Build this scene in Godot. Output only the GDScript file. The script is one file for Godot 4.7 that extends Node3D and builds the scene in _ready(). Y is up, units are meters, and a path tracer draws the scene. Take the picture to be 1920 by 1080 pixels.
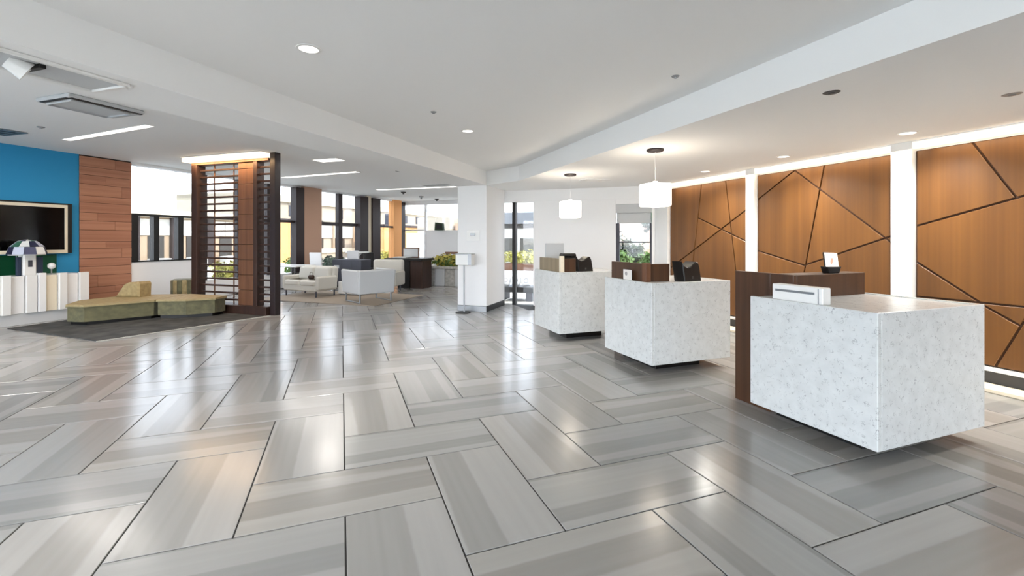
extends Node3D
# A hotel lobby. The left half of the building runs along one axis (u ahead, v to the left),
# the right half with the floor tiles and the desks along another (a ahead, w to the right).

const TL := 0.33044
const TR := 0.35622
const EYE := 1.5
const LEFT_V := 11.4
const HALL_Y := 3.25
const TRAY_Y := 2.93
const LOW_Y := 2.64
const FAR_U := 18.1
const BACK_U := 10.07
const WOOD_W := 6.25

var M := {}
var used := {}
var rng := RandomNumberGenerator.new()
var boxes := {}


func _ready() -> void:
	rng.seed = 7
	set_view()
	make_materials()
	build_floor()
	build_shell()
	build_windows()
	build_wood_wall()
	build_outside()
	build_desks()
	build_ceiling_fittings()
	build_screen()
	build_tv_corner()
	build_bench()
	build_lounge()
	build_column_things()


# ------------------------------------------------------------------ view and light
func set_view() -> void:
	var cam := Camera3D.new()
	cam.name = "camera"
	add_child(cam)
	cam.position = Vector3(0, EYE, 0)
	cam.projection = Camera3D.PROJECTION_FRUSTUM
	cam.near = 0.05
	cam.far = 400.0
	cam.size = 2.0 * 0.05 * 540.0 / 860.0
	cam.frustum_offset = Vector2(0, -0.05 * 90.0 / 860.0)
	cam.current = true
	var e := Environment.new()
	e.background_mode = Environment.BG_SKY
	var sky := Sky.new()
	var sm := ProceduralSkyMaterial.new()
	sm.sky_top_color = Color(0.82, 0.88, 0.95)
	sm.sky_horizon_color = Color(0.95, 0.97, 1.0)
	sm.ground_bottom_color = Color(0.55, 0.54, 0.52)
	sm.ground_horizon_color = Color(0.9, 0.9, 0.88)
	sm.sky_curve = 0.2
	sm.energy_multiplier = 5.2
	sky.sky_material = sm
	e.sky = sky
	e.tonemap_mode = Environment.TONE_MAPPER_LINEAR
	e.tonemap_exposure = 2.5
	e.sdfgi_enabled = true
	e.ssao_enabled = true
	e.ssil_enabled = true
	var we := WorldEnvironment.new()
	we.name = "world_environment"
	we.environment = e
	add_child(we)
	var sun := DirectionalLight3D.new()
	sun.name = "sun"
	sun.light_color = Color(1.0, 0.95, 0.86)
	sun.light_energy = 1.4
	sun.light_angular_distance = 1.0
	sun.shadow_enabled = true
	sun.sky_mode = DirectionalLight3D.SKY_MODE_LIGHT_ONLY
	add_child(sun)
	var travel := lp(-0.12, 1.0, -0.85)
	sun.look_at_from_position(Vector3(0, 20, 0), Vector3(0, 20, 0) + travel, Vector3.UP)


# ------------------------------------------------------------------ axes
func lp(u: float, v: float, y: float = 0.0) -> Vector3:
	return Vector3(u * sin(TL) - v * cos(TL), y, -(u * cos(TL) + v * sin(TL)))


func rp(a: float, w: float, y: float = 0.0) -> Vector3:
	return Vector3(w * cos(TR) - a * sin(TR), y, -(w * sin(TR) + a * cos(TR)))


func flat(p: Vector3) -> Vector2:
	return Vector2(p.x, p.z)


# ------------------------------------------------------------------ nodes
func numbered(called: String) -> String:
	if not used.has(called):
		used[called] = 0
		return called
	used[called] += 1
	return "%s_%03d" % [called, used[called]]


func thing(called: String, label: String, category: String, at: Vector3, turn: float = 0.0, group: String = "") -> Node3D:
	var o := Node3D.new()
	o.name = numbered(called)
	add_child(o)
	o.position = at
	o.rotation.y = turn
	o.set_meta("label", label)
	o.set_meta("category", category)
	if group != "":
		o.set_meta("group", group)
	return o


func thing_l(called: String, label: String, category: String, u: float, v: float, y: float = 0.0, turn: float = 0.0, group: String = "") -> Node3D:
	return thing(called, label, category, lp(u, v, y), turn - TL, group)


func thing_r(called: String, label: String, category: String, a: float, w: float, y: float = 0.0, turn: float = 0.0, group: String = "") -> Node3D:
	return thing(called, label, category, rp(a, w, y), turn + TR, group)


func part(parent: Node3D, called: String, mesh: Mesh, material: Material, at: Vector3 = Vector3.ZERO, turn: Vector3 = Vector3.ZERO, label: String = "") -> MeshInstance3D:
	var o := MeshInstance3D.new()
	o.name = called
	o.mesh = mesh
	o.material_override = material
	o.cast_shadow = GeometryInstance3D.SHADOW_CASTING_SETTING_ON
	parent.add_child(o, true)
	o.position = at
	o.rotation = turn
	if label != "":
		o.set_meta("label", label)
	return o


func structure(called: String, mesh: Mesh, material: Material, turn: float = 0.0) -> MeshInstance3D:
	var o := part(self, numbered(called), mesh, material, Vector3.ZERO, Vector3(0, turn, 0))
	o.set_meta("kind", "structure")
	return o


func struct_node(called: String, label: String, turn: float = 0.0) -> Node3D:
	var o := Node3D.new()
	o.name = numbered(called)
	add_child(o)
	o.rotation.y = turn
	o.set_meta("kind", "structure")
	o.set_meta("label", label)
	return o


# ------------------------------------------------------------------ shapes
func begin() -> SurfaceTool:
	var st := SurfaceTool.new()
	st.begin(Mesh.PRIMITIVE_TRIANGLES)
	return st


func tri(st: SurfaceTool, a: Vector3, b: Vector3, c: Vector3, n: Vector3) -> void:
	if (c - a).cross(b - a).dot(n) < 0.0:
		var t := b
		b = c
		c = t
	for p in [a, b, c]:
		st.set_normal(n)
		st.add_vertex(p)


func quad(st: SurfaceTool, a: Vector3, b: Vector3, c: Vector3, d: Vector3, n: Vector3) -> void:
	tri(st, a, b, c, n)
	tri(st, a, c, d, n)


func add_bbox(st: SurfaceTool, lo: Vector3, hi: Vector3, bev: float = 0.004) -> void:
	var c := (lo + hi) * 0.5
	var h := (hi - lo) * 0.5
	var b: float = min(bev, min(h.x, min(h.y, h.z)) * 0.45)
	var k := h - Vector3(b, b, b)
	for ax in 3:
		var i := (ax + 1) % 3
		var j := (ax + 2) % 3
		for s in [-1.0, 1.0]:
			var n := Vector3.ZERO
			n[ax] = s
			var q := []
			for t in [[-1, -1], [1, -1], [1, 1], [-1, 1]]:
				var p := Vector3.ZERO
				p[ax] = s * h[ax]
				p[i] = t[0] * k[i]
				p[j] = t[1] * k[j]
				q.append(c + p)
			quad(st, q[0], q[1], q[2], q[3], n)
		for s1 in [-1.0, 1.0]:
			for s2 in [-1.0, 1.0]:
				var n2 := Vector3.ZERO
				n2[i] = s1
				n2[j] = s2
				n2 = n2.normalized()
				var p1 := Vector3.ZERO
				p1[i] = s1 * h[i]
				p1[j] = s2 * k[j]
				var p2 := Vector3.ZERO
				p2[i] = s1 * k[i]
				p2[j] = s2 * h[j]
				var e := Vector3.ZERO
				e[ax] = k[ax]
				quad(st, c + p1 - e, c + p1 + e, c + p2 + e, c + p2 - e, n2)
	for sx in [-1.0, 1.0]:
		for sy in [-1.0, 1.0]:
			for sz in [-1.0, 1.0]:
				var s3 := Vector3(sx, sy, sz)
				tri(st, c + s3 * Vector3(h.x, k.y, k.z), c + s3 * Vector3(k.x, h.y, k.z), c + s3 * Vector3(k.x, k.y, h.z), s3.normalized())


func bbox(size: Vector3, bev: float = 0.004) -> Mesh:
	var key := [size, bev]
	if not boxes.has(key):
		var st := begin()
		add_bbox(st, -size * 0.5, size * 0.5, bev)
		boxes[key] = st.commit()
	return boxes[key]


func span(lo: Vector3, hi: Vector3, bev: float = 0.004) -> Mesh:
	var st := begin()
	add_bbox(st, lo, hi, bev)
	return st.commit()


# box of the left half, given by u, v and height; wants a node turned by -TL at the origin
func lbox(u0: float, u1: float, v0: float, v1: float, y0: float, y1: float, bev: float = 0.003) -> Mesh:
	return span(Vector3(-v1, y0, -u1), Vector3(-v0, y1, -u0), bev)


func rbox(a0: float, a1: float, w0: float, w1: float, y0: float, y1: float, bev: float = 0.003) -> Mesh:
	return span(Vector3(w0, y0, -a1), Vector3(w1, y1, -a0), bev)


# pill-edged soft box: a box of half size h rounded by r
func add_soft(st: SurfaceTool, c: Vector3, size: Vector3, r: float, k: int = 3, taper: float = 1.0) -> void:
	var core := size * 0.5 - Vector3(r, r, r)
	core = Vector3(max(core.x, 0.0), max(core.y, 0.0), max(core.z, 0.0))
	var pos := []
	var nor := []
	for hy in [-1.0, 1.0]:
		for i in k + 1:
			var la: float = -PI / 2 + i * PI / 2 / k if hy < 0 else i * PI / 2 / k
			var rp_ := []
			var rn := []
			for q in 4:
				for j in k + 1:
					var lo: float = q * PI / 2 + j * PI / 2 / k
					var n := Vector3(cos(la) * cos(lo), sin(la), cos(la) * sin(lo))
					var sx: float = 1.0 if q == 0 or q == 3 else -1.0
					var sz: float = 1.0 if q < 2 else -1.0
					var p := Vector3(sx * core.x, hy * core.y, sz * core.z) + n * r
					if p.y < 0.0:
						p.x *= taper
						p.z *= taper
					rp_.append(c + p)
					rn.append(n)
			pos.append(rp_)
			nor.append(rn)
	var cols: int = 4 * (k + 1)
	for i in pos.size() - 1:
		for j in cols:
			var j2: int = (j + 1) % cols
			var ids := [[i, j], [i + 1, j], [i + 1, j2], [i, j], [i + 1, j2], [i, j2]]
			for t in 2:
				var a: Array = ids[t * 3]
				var b: Array = ids[t * 3 + 1]
				var d: Array = ids[t * 3 + 2]
				var pa: Vector3 = pos[a[0]][a[1]]
				var pb: Vector3 = pos[b[0]][b[1]]
				var pd: Vector3 = pos[d[0]][d[1]]
				var face := (pd - pa).cross(pb - pa)
				if face.length_squared() < 1e-14:
					continue
				var order := [a, b, d]
				if face.dot(nor[a[0]][a[1]]) < 0.0:
					order = [a, d, b]
				for o in order:
					st.set_normal(nor[o[0]][o[1]])
					st.add_vertex(pos[o[0]][o[1]])


func soft(size: Vector3, r: float, k: int = 3, taper: float = 1.0) -> Mesh:
	var st := begin()
	add_soft(st, Vector3.ZERO, size, r, k, taper)
	return st.commit()


# upright prism over a flat outline (x, z)
func add_prism(st: SurfaceTool, outline: PackedVector2Array, y0: float, y1: float) -> void:
	var idx := Geometry2D.triangulate_polygon(outline)
	for t in range(0, idx.size(), 3):
		for yy in [[y0, Vector3.DOWN], [y1, Vector3.UP]]:
			var p := []
			for m in 3:
				var q: Vector2 = outline[idx[t + m]]
				p.append(Vector3(q.x, yy[0], q.y))
			tri(st, p[0], p[1], p[2], yy[1])
	var turn: float = -1.0 if Geometry2D.is_polygon_clockwise(outline) else 1.0
	for i in outline.size():
		var a := outline[i]
		var b := outline[(i + 1) % outline.size()]
		var d := (b - a).normalized()
		var n := Vector3(d.y, 0, -d.x) * turn
		quad(st, Vector3(a.x, y0, a.y), Vector3(b.x, y0, b.y), Vector3(b.x, y1, b.y), Vector3(a.x, y1, a.y), n)


func prism(outline: PackedVector2Array, y0: float, y1: float) -> Mesh:
	var st := begin()
	add_prism(st, outline, y0, y1)
	return st.commit()


# outline in (x, y) pushed out along z from z0 to z1, with a small chamfer on the z1 rim
func plate(outline: PackedVector2Array, z0: float, z1: float, bev: float = 0.0) -> Mesh:
	var st := begin()
	var inner := outline
	if bev > 0.0:
		var off := Geometry2D.offset_polygon(outline, -bev, Geometry2D.JOIN_MITER)
		if off.size() == 1 and off[0].size() == outline.size():
			inner = off[0]
			var best := 0
			for i in inner.size():
				if inner[i].distance_to(outline[0]) < inner[best].distance_to(outline[0]):
					best = i
			var turned := PackedVector2Array()
			for i in inner.size():
				turned.append(inner[(best + i) % inner.size()])
			inner = turned
	var s: float = sign(z1 - z0)
	var ends := [[outline, z0, -s], [inner, z1, s]]
	for e in ends:
		var o: PackedVector2Array = e[0]
		var idx := Geometry2D.triangulate_polygon(o)
		for t in range(0, idx.size(), 3):
			var p := []
			for m in 3:
				p.append(Vector3(o[idx[t + m]].x, o[idx[t + m]].y, e[1]))
			tri(st, p[0], p[1], p[2], Vector3(0, 0, e[2]))
	var zc: float = z1 - s * bev
	var turn: float = -1.0 if Geometry2D.is_polygon_clockwise(outline) else 1.0
	for i in outline.size():
		var j := (i + 1) % outline.size()
		var a := outline[i]
		var b := outline[j]
		var d := (b - a).normalized()
		var n := Vector3(d.y, -d.x, 0) * turn
		quad(st, Vector3(a.x, a.y, z0), Vector3(b.x, b.y, z0), Vector3(b.x, b.y, zc), Vector3(a.x, a.y, zc), n)
		if bev > 0.0:
			quad(st, Vector3(a.x, a.y, zc), Vector3(b.x, b.y, zc), Vector3(inner[j].x, inner[j].y, z1), Vector3(inner[i].x, inner[i].y, z1), (n + Vector3(0, 0, s)).normalized())
	return st.commit()


# profile of (radius, y) turned about y
func lathe(profile: Array, sides: int = 20, smooth: bool = true) -> Mesh:
	var st := begin()
	for i in profile.size() - 1:
		var p: Vector2 = profile[i]
		var q: Vector2 = profile[i + 1]
		var d := (q - p).normalized()
		var nr := Vector2(d.y, -d.x)
		for s in sides:
			var a0 := TAU * s / sides
			var a1 := TAU * (s + 1) / sides
			var am := (a0 + a1) * 0.5
			var n0 := Vector3(nr.x * cos(a0), nr.y, nr.x * sin(a0))
			var n1 := Vector3(nr.x * cos(a1), nr.y, nr.x * sin(a1))
			if not smooth:
				n0 = Vector3(nr.x * cos(am), nr.y, nr.x * sin(am))
				n1 = n0
			var v := [[p.x, p.y, a0, n0], [q.x, q.y, a0, n0], [q.x, q.y, a1, n1], [p.x, p.y, a1, n1]]
			for t in [[0, 1, 2], [0, 2, 3]]:
				var pts := []
				for m in t:
					pts.append(Vector3(v[m][0] * cos(v[m][2]), v[m][1], v[m][0] * sin(v[m][2])))
				var face: Vector3 = (pts[2] - pts[0]).cross(pts[1] - pts[0])
				if face.length_squared() < 1e-14:
					continue
				var ord := [0, 1, 2] if face.dot(n0 + n1) >= 0.0 else [0, 2, 1]
				for m in ord:
					st.set_normal(v[t[m]][3])
					st.add_vertex(pts[m])
	return st.commit()


func add_rod(st: SurfaceTool, a: Vector3, b: Vector3, r0: float, r1: float, sides: int = 8) -> void:
	var d := (b - a).normalized()
	var x := d.cross(Vector3.UP if absf(d.y) < 0.9 else Vector3.RIGHT).normalized()
	var z := d.cross(x)
	for s in sides:
		var n0 := x * cos(TAU * s / sides) + z * sin(TAU * s / sides)
		var n1 := x * cos(TAU * (s + 1) / sides) + z * sin(TAU * (s + 1) / sides)
		quad(st, a + n0 * r0, a + n1 * r0, b + n1 * r1, b + n0 * r1, (n0 + n1).normalized())
		tri(st, a, a + n0 * r0, a + n1 * r0, -d)
		tri(st, b, b + n0 * r1, b + n1 * r1, d)


func rod(a: Vector3, b: Vector3, r0: float, r1: float = -1.0, sides: int = 8) -> Mesh:
	var st := begin()
	add_rod(st, a, b, r0, r1 if r1 >= 0.0 else r0, sides)
	return st.commit()


# many small leaves spread through an egg-shaped crown
func leaves(radius: Vector3, count: int, leaf: float, seed_: int) -> Mesh:
	var r := RandomNumberGenerator.new()
	r.seed = seed_
	var st := begin()
	for i in count:
		var d := Vector3(r.randf_range(-1, 1), r.randf_range(-1, 1), r.randf_range(-1, 1)).normalized()
		var p := d * radius * pow(r.randf(), 0.33) * (0.85 + 0.25 * sin(d.x * 7.0 + seed_) * sin(d.z * 6.0))
		var n := (d + Vector3(r.randf_range(-1, 1), r.randf_range(-0.3, 1), r.randf_range(-1, 1))).normalized()
		var t := n.cross(Vector3(r.randf_range(-1, 1), r.randf_range(-1, 1), r.randf_range(-1, 1))).normalized()
		var b := n.cross(t)
		var l := leaf * r.randf_range(0.7, 1.3)
		quad(st, p - t * l, p + b * l * 0.45 + n * l * 0.12, p + t * l, p - b * l * 0.45 + n * l * 0.12, n)
	return st.commit()


# ------------------------------------------------------------------ materials
func mat(color: Color, rough: float = 0.6, metal: float = 0.0, spec: float = 0.5) -> StandardMaterial3D:
	var m := StandardMaterial3D.new()
	m.albedo_color = color
	m.roughness = rough
	m.metallic = metal
	m.metallic_specular = spec
	return m


func rgb(r: int, g: int, b: int) -> Color:
	return Color(r / 255.0, g / 255.0, b / 255.0)


func glow(color: Color, energy: float) -> StandardMaterial3D:
	var m := mat(color, 0.5)
	m.emission_enabled = true
	m.emission = color
	m.emission_energy_multiplier = energy
	return m


func noise(seed_: int, freq: float, w: int, h: int, octaves: int = 3) -> Image:
	var n := FastNoiseLite.new()
	n.seed = seed_
	n.noise_type = FastNoiseLite.TYPE_SIMPLEX_SMOOTH
	n.frequency = freq
	n.fractal_octaves = octaves
	return n.get_seamless_image(w, h)


func stretched(seed_: int, freq: float, w: int, h: int, by: int, octaves: int = 2) -> PackedByteArray:
	var n := FastNoiseLite.new()
	n.seed = seed_
	n.noise_type = FastNoiseLite.TYPE_SIMPLEX_SMOOTH
	n.frequency = freq
	n.fractal_octaves = octaves
	var im := n.get_seamless_image(w, h / by) if by <= 32 else n.get_image(w, h / by)
	im.convert(Image.FORMAT_L8)
	im.resize(w, h, Image.INTERPOLATE_CUBIC)
	return im.get_data()


func plain_noise(seed_: int, freq: float, w: int, h: int, octaves: int = 3) -> PackedByteArray:
	var im := noise(seed_, freq, w, h, octaves)
	im.convert(Image.FORMAT_L8)
	return im.get_data()


func paint(w: int, h: int, at: Callable) -> ImageTexture:
	var d := PackedByteArray()
	d.resize(w * h * 3)
	for i in w * h:
		var c: Color = at.call(i)
		d[i * 3] = int(clampf(c.r, 0, 1) * 255.0)
		d[i * 3 + 1] = int(clampf(c.g, 0, 1) * 255.0)
		d[i * 3 + 2] = int(clampf(c.b, 0, 1) * 255.0)
	return ImageTexture.create_from_image(Image.create_from_data(w, h, false, Image.FORMAT_RGB8, d))


func triplanar(m: StandardMaterial3D, tex: Texture2D, scale: Vector3, offset: Vector3 = Vector3.ZERO, world: bool = false) -> StandardMaterial3D:
	m.albedo_texture = tex
	m.uv1_triplanar = true
	m.uv1_world_triplanar = world
	m.uv1_scale = scale
	m.uv1_offset = offset
	m.uv1_triplanar_sharpness = 8.0
	return m


func wood_texture(seed_: int, dark: Color, light: Color) -> ImageTexture:
	var a := stretched(seed_, 0.02, 256, 256, 16)
	var b := stretched(seed_ + 1, 0.12, 256, 256, 32)
	return paint(256, 256, func(i): return dark.lerp(light, clampf(a[i] / 255.0 * 0.65 + b[i] / 255.0 * 0.35, 0, 1)))


func make_materials() -> void:
	M.white = mat(Color(0.95, 0.95, 0.95), 0.8)
	M.ceiling = mat(Color(0.955, 0.955, 0.95), 0.9)
	M.gloss_white = mat(Color(0.92, 0.92, 0.91), 0.3)
	M.blue = mat(rgb(40, 146, 198), 0.7)
	M.black = mat(Color(0.025, 0.022, 0.022), 0.45)
	M.black_gloss = mat(Color(0.012, 0.012, 0.014), 0.12)
	M.dark_frame = mat(rgb(38, 24, 24), 0.5)
	M.joint = mat(rgb(40, 39, 38), 0.8)
	M.grey_metal = mat(rgb(150, 152, 154), 0.35, 0.6)
	M.dark_grey = mat(rgb(70, 69, 68), 0.6)
	M.tan = mat(rgb(188, 152, 130), 0.8)
	M.cream = mat(rgb(236, 224, 200), 0.6)
	M.orange_wall = mat(rgb(232, 165, 104), 0.85)
	M.glass = mat(Color(0.95, 0.98, 0.98, 0.06), 0.02)
	M.glass.transparency = BaseMaterial3D.TRANSPARENCY_ALPHA
	M.dimming_glass = mat(Color(0.05, 0.06, 0.06, 0.40), 0.02)  # dark tint added to dim the bright view outside
	M.dimming_glass.transparency = BaseMaterial3D.TRANSPARENCY_ALPHA
	M.lamp = glow(Color(1.0, 0.98, 0.95), 0.8)
	M.lamp_warm = glow(Color(1.0, 0.92, 0.80), 0.55)
	M.sofa = mat(rgb(205, 202, 193), 0.9)
	M.sofa_grey = mat(rgb(196, 198, 199), 0.9)
	M.white_seat = mat(rgb(232, 233, 234), 0.55)
	M.navy = mat(rgb(38, 50, 72), 0.7)
	M.slate = mat(rgb(66, 68, 78), 0.6)
	M.leaf = mat(rgb(84, 110, 52), 0.7)
	M.leaf.backlight_enabled = true
	M.leaf.backlight = Color(0.25, 0.3, 0.1)
	M.leaf_yellow = mat(rgb(160, 150, 62), 0.7)
	M.leaf_dark = mat(rgb(40, 56, 30), 0.75)
	M.stem = mat(rgb(80, 62, 44), 0.8)
	M.black_plastic = mat(rgb(16, 14, 14), 0.35)
	# floor tiles: six slabs of banded stone, the bands run along the tile
	M.tiles = []
	for k in 6:
		var n1 := stretched(40 + k, 0.011, 128, 512, 64, 1)
		var n2 := stretched(60 + k, 0.06, 128, 512, 64, 2)
		var n3 := plain_noise(80 + k, 0.01, 128, 512, 3)
		var base: Color = [rgb(190, 188, 185), rgb(184, 183, 180), rgb(194, 191, 187), rgb(180, 179, 177), rgb(191, 189, 186), rgb(187, 184, 179)][k]
		var dark: Color = [rgb(162, 160, 157), rgb(155, 154, 152), rgb(168, 164, 159), rgb(152, 152, 151), rgb(164, 162, 159), rgb(158, 154, 149)][k]
		var edge := 0.42 + 0.05 * (k % 3)
		var tex := paint(128, 512, func(i):
			var s: float = n1[i] / 255.0 + (n3[i] / 255.0 - 0.5) * 0.04
			var t: float = smoothstep(edge + 0.06, edge - 0.06, s) * 0.65 + (n2[i] / 255.0 - 0.5) * 0.22
			return base.lerp(dark, clampf(t, -0.3, 1.0)))
		var m := mat(Color(0.85, 0.85, 0.85), 0.19, 0.0, 0.5)
		m.albedo_texture = tex
		M.tiles.append(m)
	# white speckled marble
	var c1 := plain_noise(11, 0.010, 1024, 1024, 4)
	var c2 := plain_noise(12, 0.035, 1024, 1024, 4)
	var c3 := plain_noise(13, 0.02, 1024, 1024, 3)
	var marble := paint(1024, 1024, func(i):
		var cloud: float = (c1[i] / 255.0 - 0.5) * 0.05
		var ridge: float = 1.0 - absf(c2[i] / 255.0 - 0.5) * 2.0
		var mask: float = smoothstep(0.50, 0.75, c3[i] / 255.0)
		var f: float = smoothstep(0.90, 1.0, ridge) * mask * 0.55
		return Color(0.83 + cloud, 0.84 + cloud, 0.835 + cloud).lerp(Color(0.36, 0.37, 0.38), f))
	M.marble = triplanar(mat(Color.WHITE, 0.25), marble, Vector3(0.75, 0.75, 0.75))
	# orange-brown wall veneer, vertical grain, three sheets
	M.veneer = []
	for k in 3:
		var tex := wood_texture(100 + k * 5, [rgb(97, 61, 25), rgb(103, 65, 26), rgb(93, 59, 25)][k], [rgb(122, 80, 34), rgb(128, 84, 36), rgb(118, 77, 33)][k])
		M.veneer.append(triplanar(mat(Color.WHITE, 0.45), tex, Vector3(0.8, 0.35, 0.8), Vector3(0.3 * k, 0.2 * k, 0.1)))
	M.veneer_gap = mat(rgb(66, 38, 16), 0.7)
	var brown := wood_texture(131, rgb(62, 38, 22), rgb(88, 58, 36))
	M.brown = triplanar(mat(Color.WHITE, 0.4), brown, Vector3(1.2, 0.5, 1.2))
	M.brown_tan = triplanar(mat(Color.WHITE, 0.5), wood_texture(141, rgb(122, 108, 86), rgb(156, 140, 114)), Vector3(1.2, 0.6, 1.2))
	# terracotta planks, grain along the board
	M.planks = []
	for k in 3:
		var g := wood_texture(151 + k * 7, [rgb(160, 108, 82), rgb(166, 114, 88), rgb(154, 102, 78)][k], [rgb(188, 136, 110), rgb(194, 142, 114), rgb(182, 130, 104)][k])
		var im: Image = g.get_image()
		im.rotate_90(CLOCKWISE)
		M.planks.append(triplanar(mat(Color.WHITE, 0.65), ImageTexture.create_from_image(im), Vector3(0.5, 1.6, 0.5), Vector3(0, 0.3 * k, 0.2 * k)))
	M.dark_wood = triplanar(mat(Color.WHITE, 0.5), wood_texture(171, rgb(44, 27, 20), rgb(66, 42, 32)), Vector3(1.5, 0.6, 1.5))
	M.mid_wood = triplanar(mat(Color.WHITE, 0.55), wood_texture(176, rgb(92, 58, 38), rgb(120, 80, 54)), Vector3(1.2, 0.6, 1.2))
	# olive velvet with a nap of its own
	var v1 := plain_noise(181, 0.03, 256, 256, 3)
	var vel := paint(256, 256, func(i): return rgb(84, 82, 58).lerp(rgb(118, 112, 78), v1[i] / 255.0))
	M.velvet = triplanar(mat(Color.WHITE, 0.7), vel, Vector3(1.0, 1.0, 1.0))
	M.velvet.rim_enabled = true
	M.velvet.rim = 0.5
	var gold := paint(256, 256, func(i): return rgb(150, 132, 92).lerp(rgb(182, 162, 118), v1[i] / 255.0))
	M.velvet_gold = triplanar(mat(Color.WHITE, 0.7), gold, Vector3(1.4, 1.4, 1.4))
	var r1 := plain_noise(191, 0.02, 256, 256, 4)
	M.rug = triplanar(mat(Color.WHITE, 0.95), paint(256, 256, func(i): return rgb(48, 48, 47).lerp(rgb(88, 87, 84), r1[i] / 255.0)), Vector3(0.5, 0.5, 0.5))
	var s1 := plain_noise(195, 0.03, 256, 256, 4)
	M.stone = triplanar(mat(Color.WHITE, 0.8), paint(256, 256, func(i): return rgb(150, 148, 142).lerp(rgb(200, 198, 192), s1[i] / 255.0)), Vector3(1, 1, 1))
	M.pave = triplanar(mat(Color.WHITE, 0.9), paint(256, 256, func(i): return rgb(170, 168, 162).lerp(rgb(196, 194, 188), s1[i] / 255.0)), Vector3(0.2, 0.2, 0.2))


# ------------------------------------------------------------------ floor
func inside(p: Vector3) -> bool:
	var u := p.x * sin(TL) - p.z * cos(TL)
	var v := -p.x * cos(TL) - p.z * sin(TL)
	var w := p.x * cos(TR) - p.z * sin(TR)
	return v < LEFT_V - 0.1 and w < WOOD_W + 0.1 and u > -4.3 and u < FAR_U - 0.2 and (u < BACK_U - 0.2 or v > 0.43 * u + 0.25)


func tile_mesh(long_: float, wide: float) -> Mesh:
	# long side along z, top at y = 0, texture runs along the tile
	var st := begin()
	var g := 0.004
	var b := 0.0025
	var hx := wide * 0.5 - g
	var hz := long_ * 0.5 - g
	var ring := func(x: float, z: float, y: float): return [Vector3(-x, y, -z), Vector3(x, y, -z), Vector3(x, y, z), Vector3(-x, y, z)]
	var r0: Array = ring.call(hx, hz, -0.02)
	var r1: Array = ring.call(hx, hz, -b)
	var r2: Array = ring.call(hx - b, hz - b, 0.0)
	var put := func(q: Array, n: Vector3):
		for t in [[0, 1, 2], [0, 2, 3]]:
			var a: Vector3 = q[t[0]]
			var c: Vector3 = q[t[1]]
			var d: Vector3 = q[t[2]]
			var pts := [a, c, d] if (d - a).cross(c - a).dot(n) > 0.0 else [a, d, c]
			for p in pts:
				st.set_normal(n)
				st.set_uv(Vector2(p.x / wide + 0.5, p.z / long_ + 0.5))
				st.add_vertex(p)
	put.call(r2, Vector3.UP)
	for i in 4:
		var j := (i + 1) % 4
		var m: Vector3 = (r0[i] + r0[j]) * 0.5
		var n := Vector3(m.x, 0, m.z)
		n = Vector3(sign(n.x), 0, 0) if i % 2 == 1 else Vector3(0, 0, sign(n.z))
		put.call([r0[i], r0[j], r1[j], r1[i]], n)
		put.call([r1[i], r1[j], r2[j], r2[i]], (n + Vector3.UP).normalized())
	return st.commit()


func build_floor() -> void:
	var out := PackedVector2Array([flat(lp(-4.7, LEFT_V + 0.2)), flat(lp(FAR_U + 0.2, LEFT_V + 0.2)), flat(lp(FAR_U + 0.2, 7.65)), flat(lp(BACK_U + 0.2, 4.0)), flat(rp(8.02, WOOD_W + 0.2)), flat(rp(-11.3, WOOD_W + 0.2))])
	var floor_ := structure("floor", prism(out, -0.3, -0.006), M.joint)
	var g := 0.533
	var list := []
	for i in range(-12, 36):
		for j in range(-28, 14):
			var d: int = posmod(j - i, 4)
			var a: float
			var w: float
			var turn := 0.0
			if d == 2:
				a = 2.655 + g * (i + 1)
				w = 0.02 + g * (j + 0.5)
			elif d == 3:
				a = 2.655 + g * (i + 0.5)
				w = 0.02 + g * (j + 1)
				turn = PI / 2
			else:
				continue
			var p := rp(a, w)
			if not inside(p) or p.z > 1.8:
				continue
			var depth := -p.z
			var seen := depth > 1.6 and absf(p.x / max(depth, 0.1)) < 1.25
			var kind: int = posmod(i * 7 + j * 13 + int(i / 3) * 5, 6)
			list.append({"p": p, "turn": turn + (PI if posmod(i + j * 3, 5) < 2 else 0.0), "kind": kind, "seen": seen, "d": depth if seen else depth + 100.0})
	list.sort_custom(func(x, y): return x.d < y.d)
	var mesh := tile_mesh(g * 2, g)
	var rest := []
	for k in 6:
		rest.append(begin())
	var many := [0, 0, 0, 0, 0, 0]
	for n in list.size():
		var t: Dictionary = list[n]
		if n < 300 and t.seen:
			part(floor_, "tile", mesh, M.tiles[t.kind], t.p, Vector3(0, TR + t.turn, 0))
		else:
			rest[t.kind].append_from(mesh, 0, Transform3D(Basis(Vector3.UP, TR + t.turn), t.p))
			many[t.kind] += 1
	var far: ArrayMesh = null
	var mats := []
	for k in 6:
		if many[k] > 0:
			far = rest[k].commit(far)
			mats.append(M.tiles[k])
	var o := MeshInstance3D.new()
	o.name = "far_tiles"
	o.mesh = far
	for k in mats.size():
		o.set_surface_override_material(k, mats[k])
	o.set_meta("kind", "stuff")
	floor_.add_child(o, true)


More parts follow.
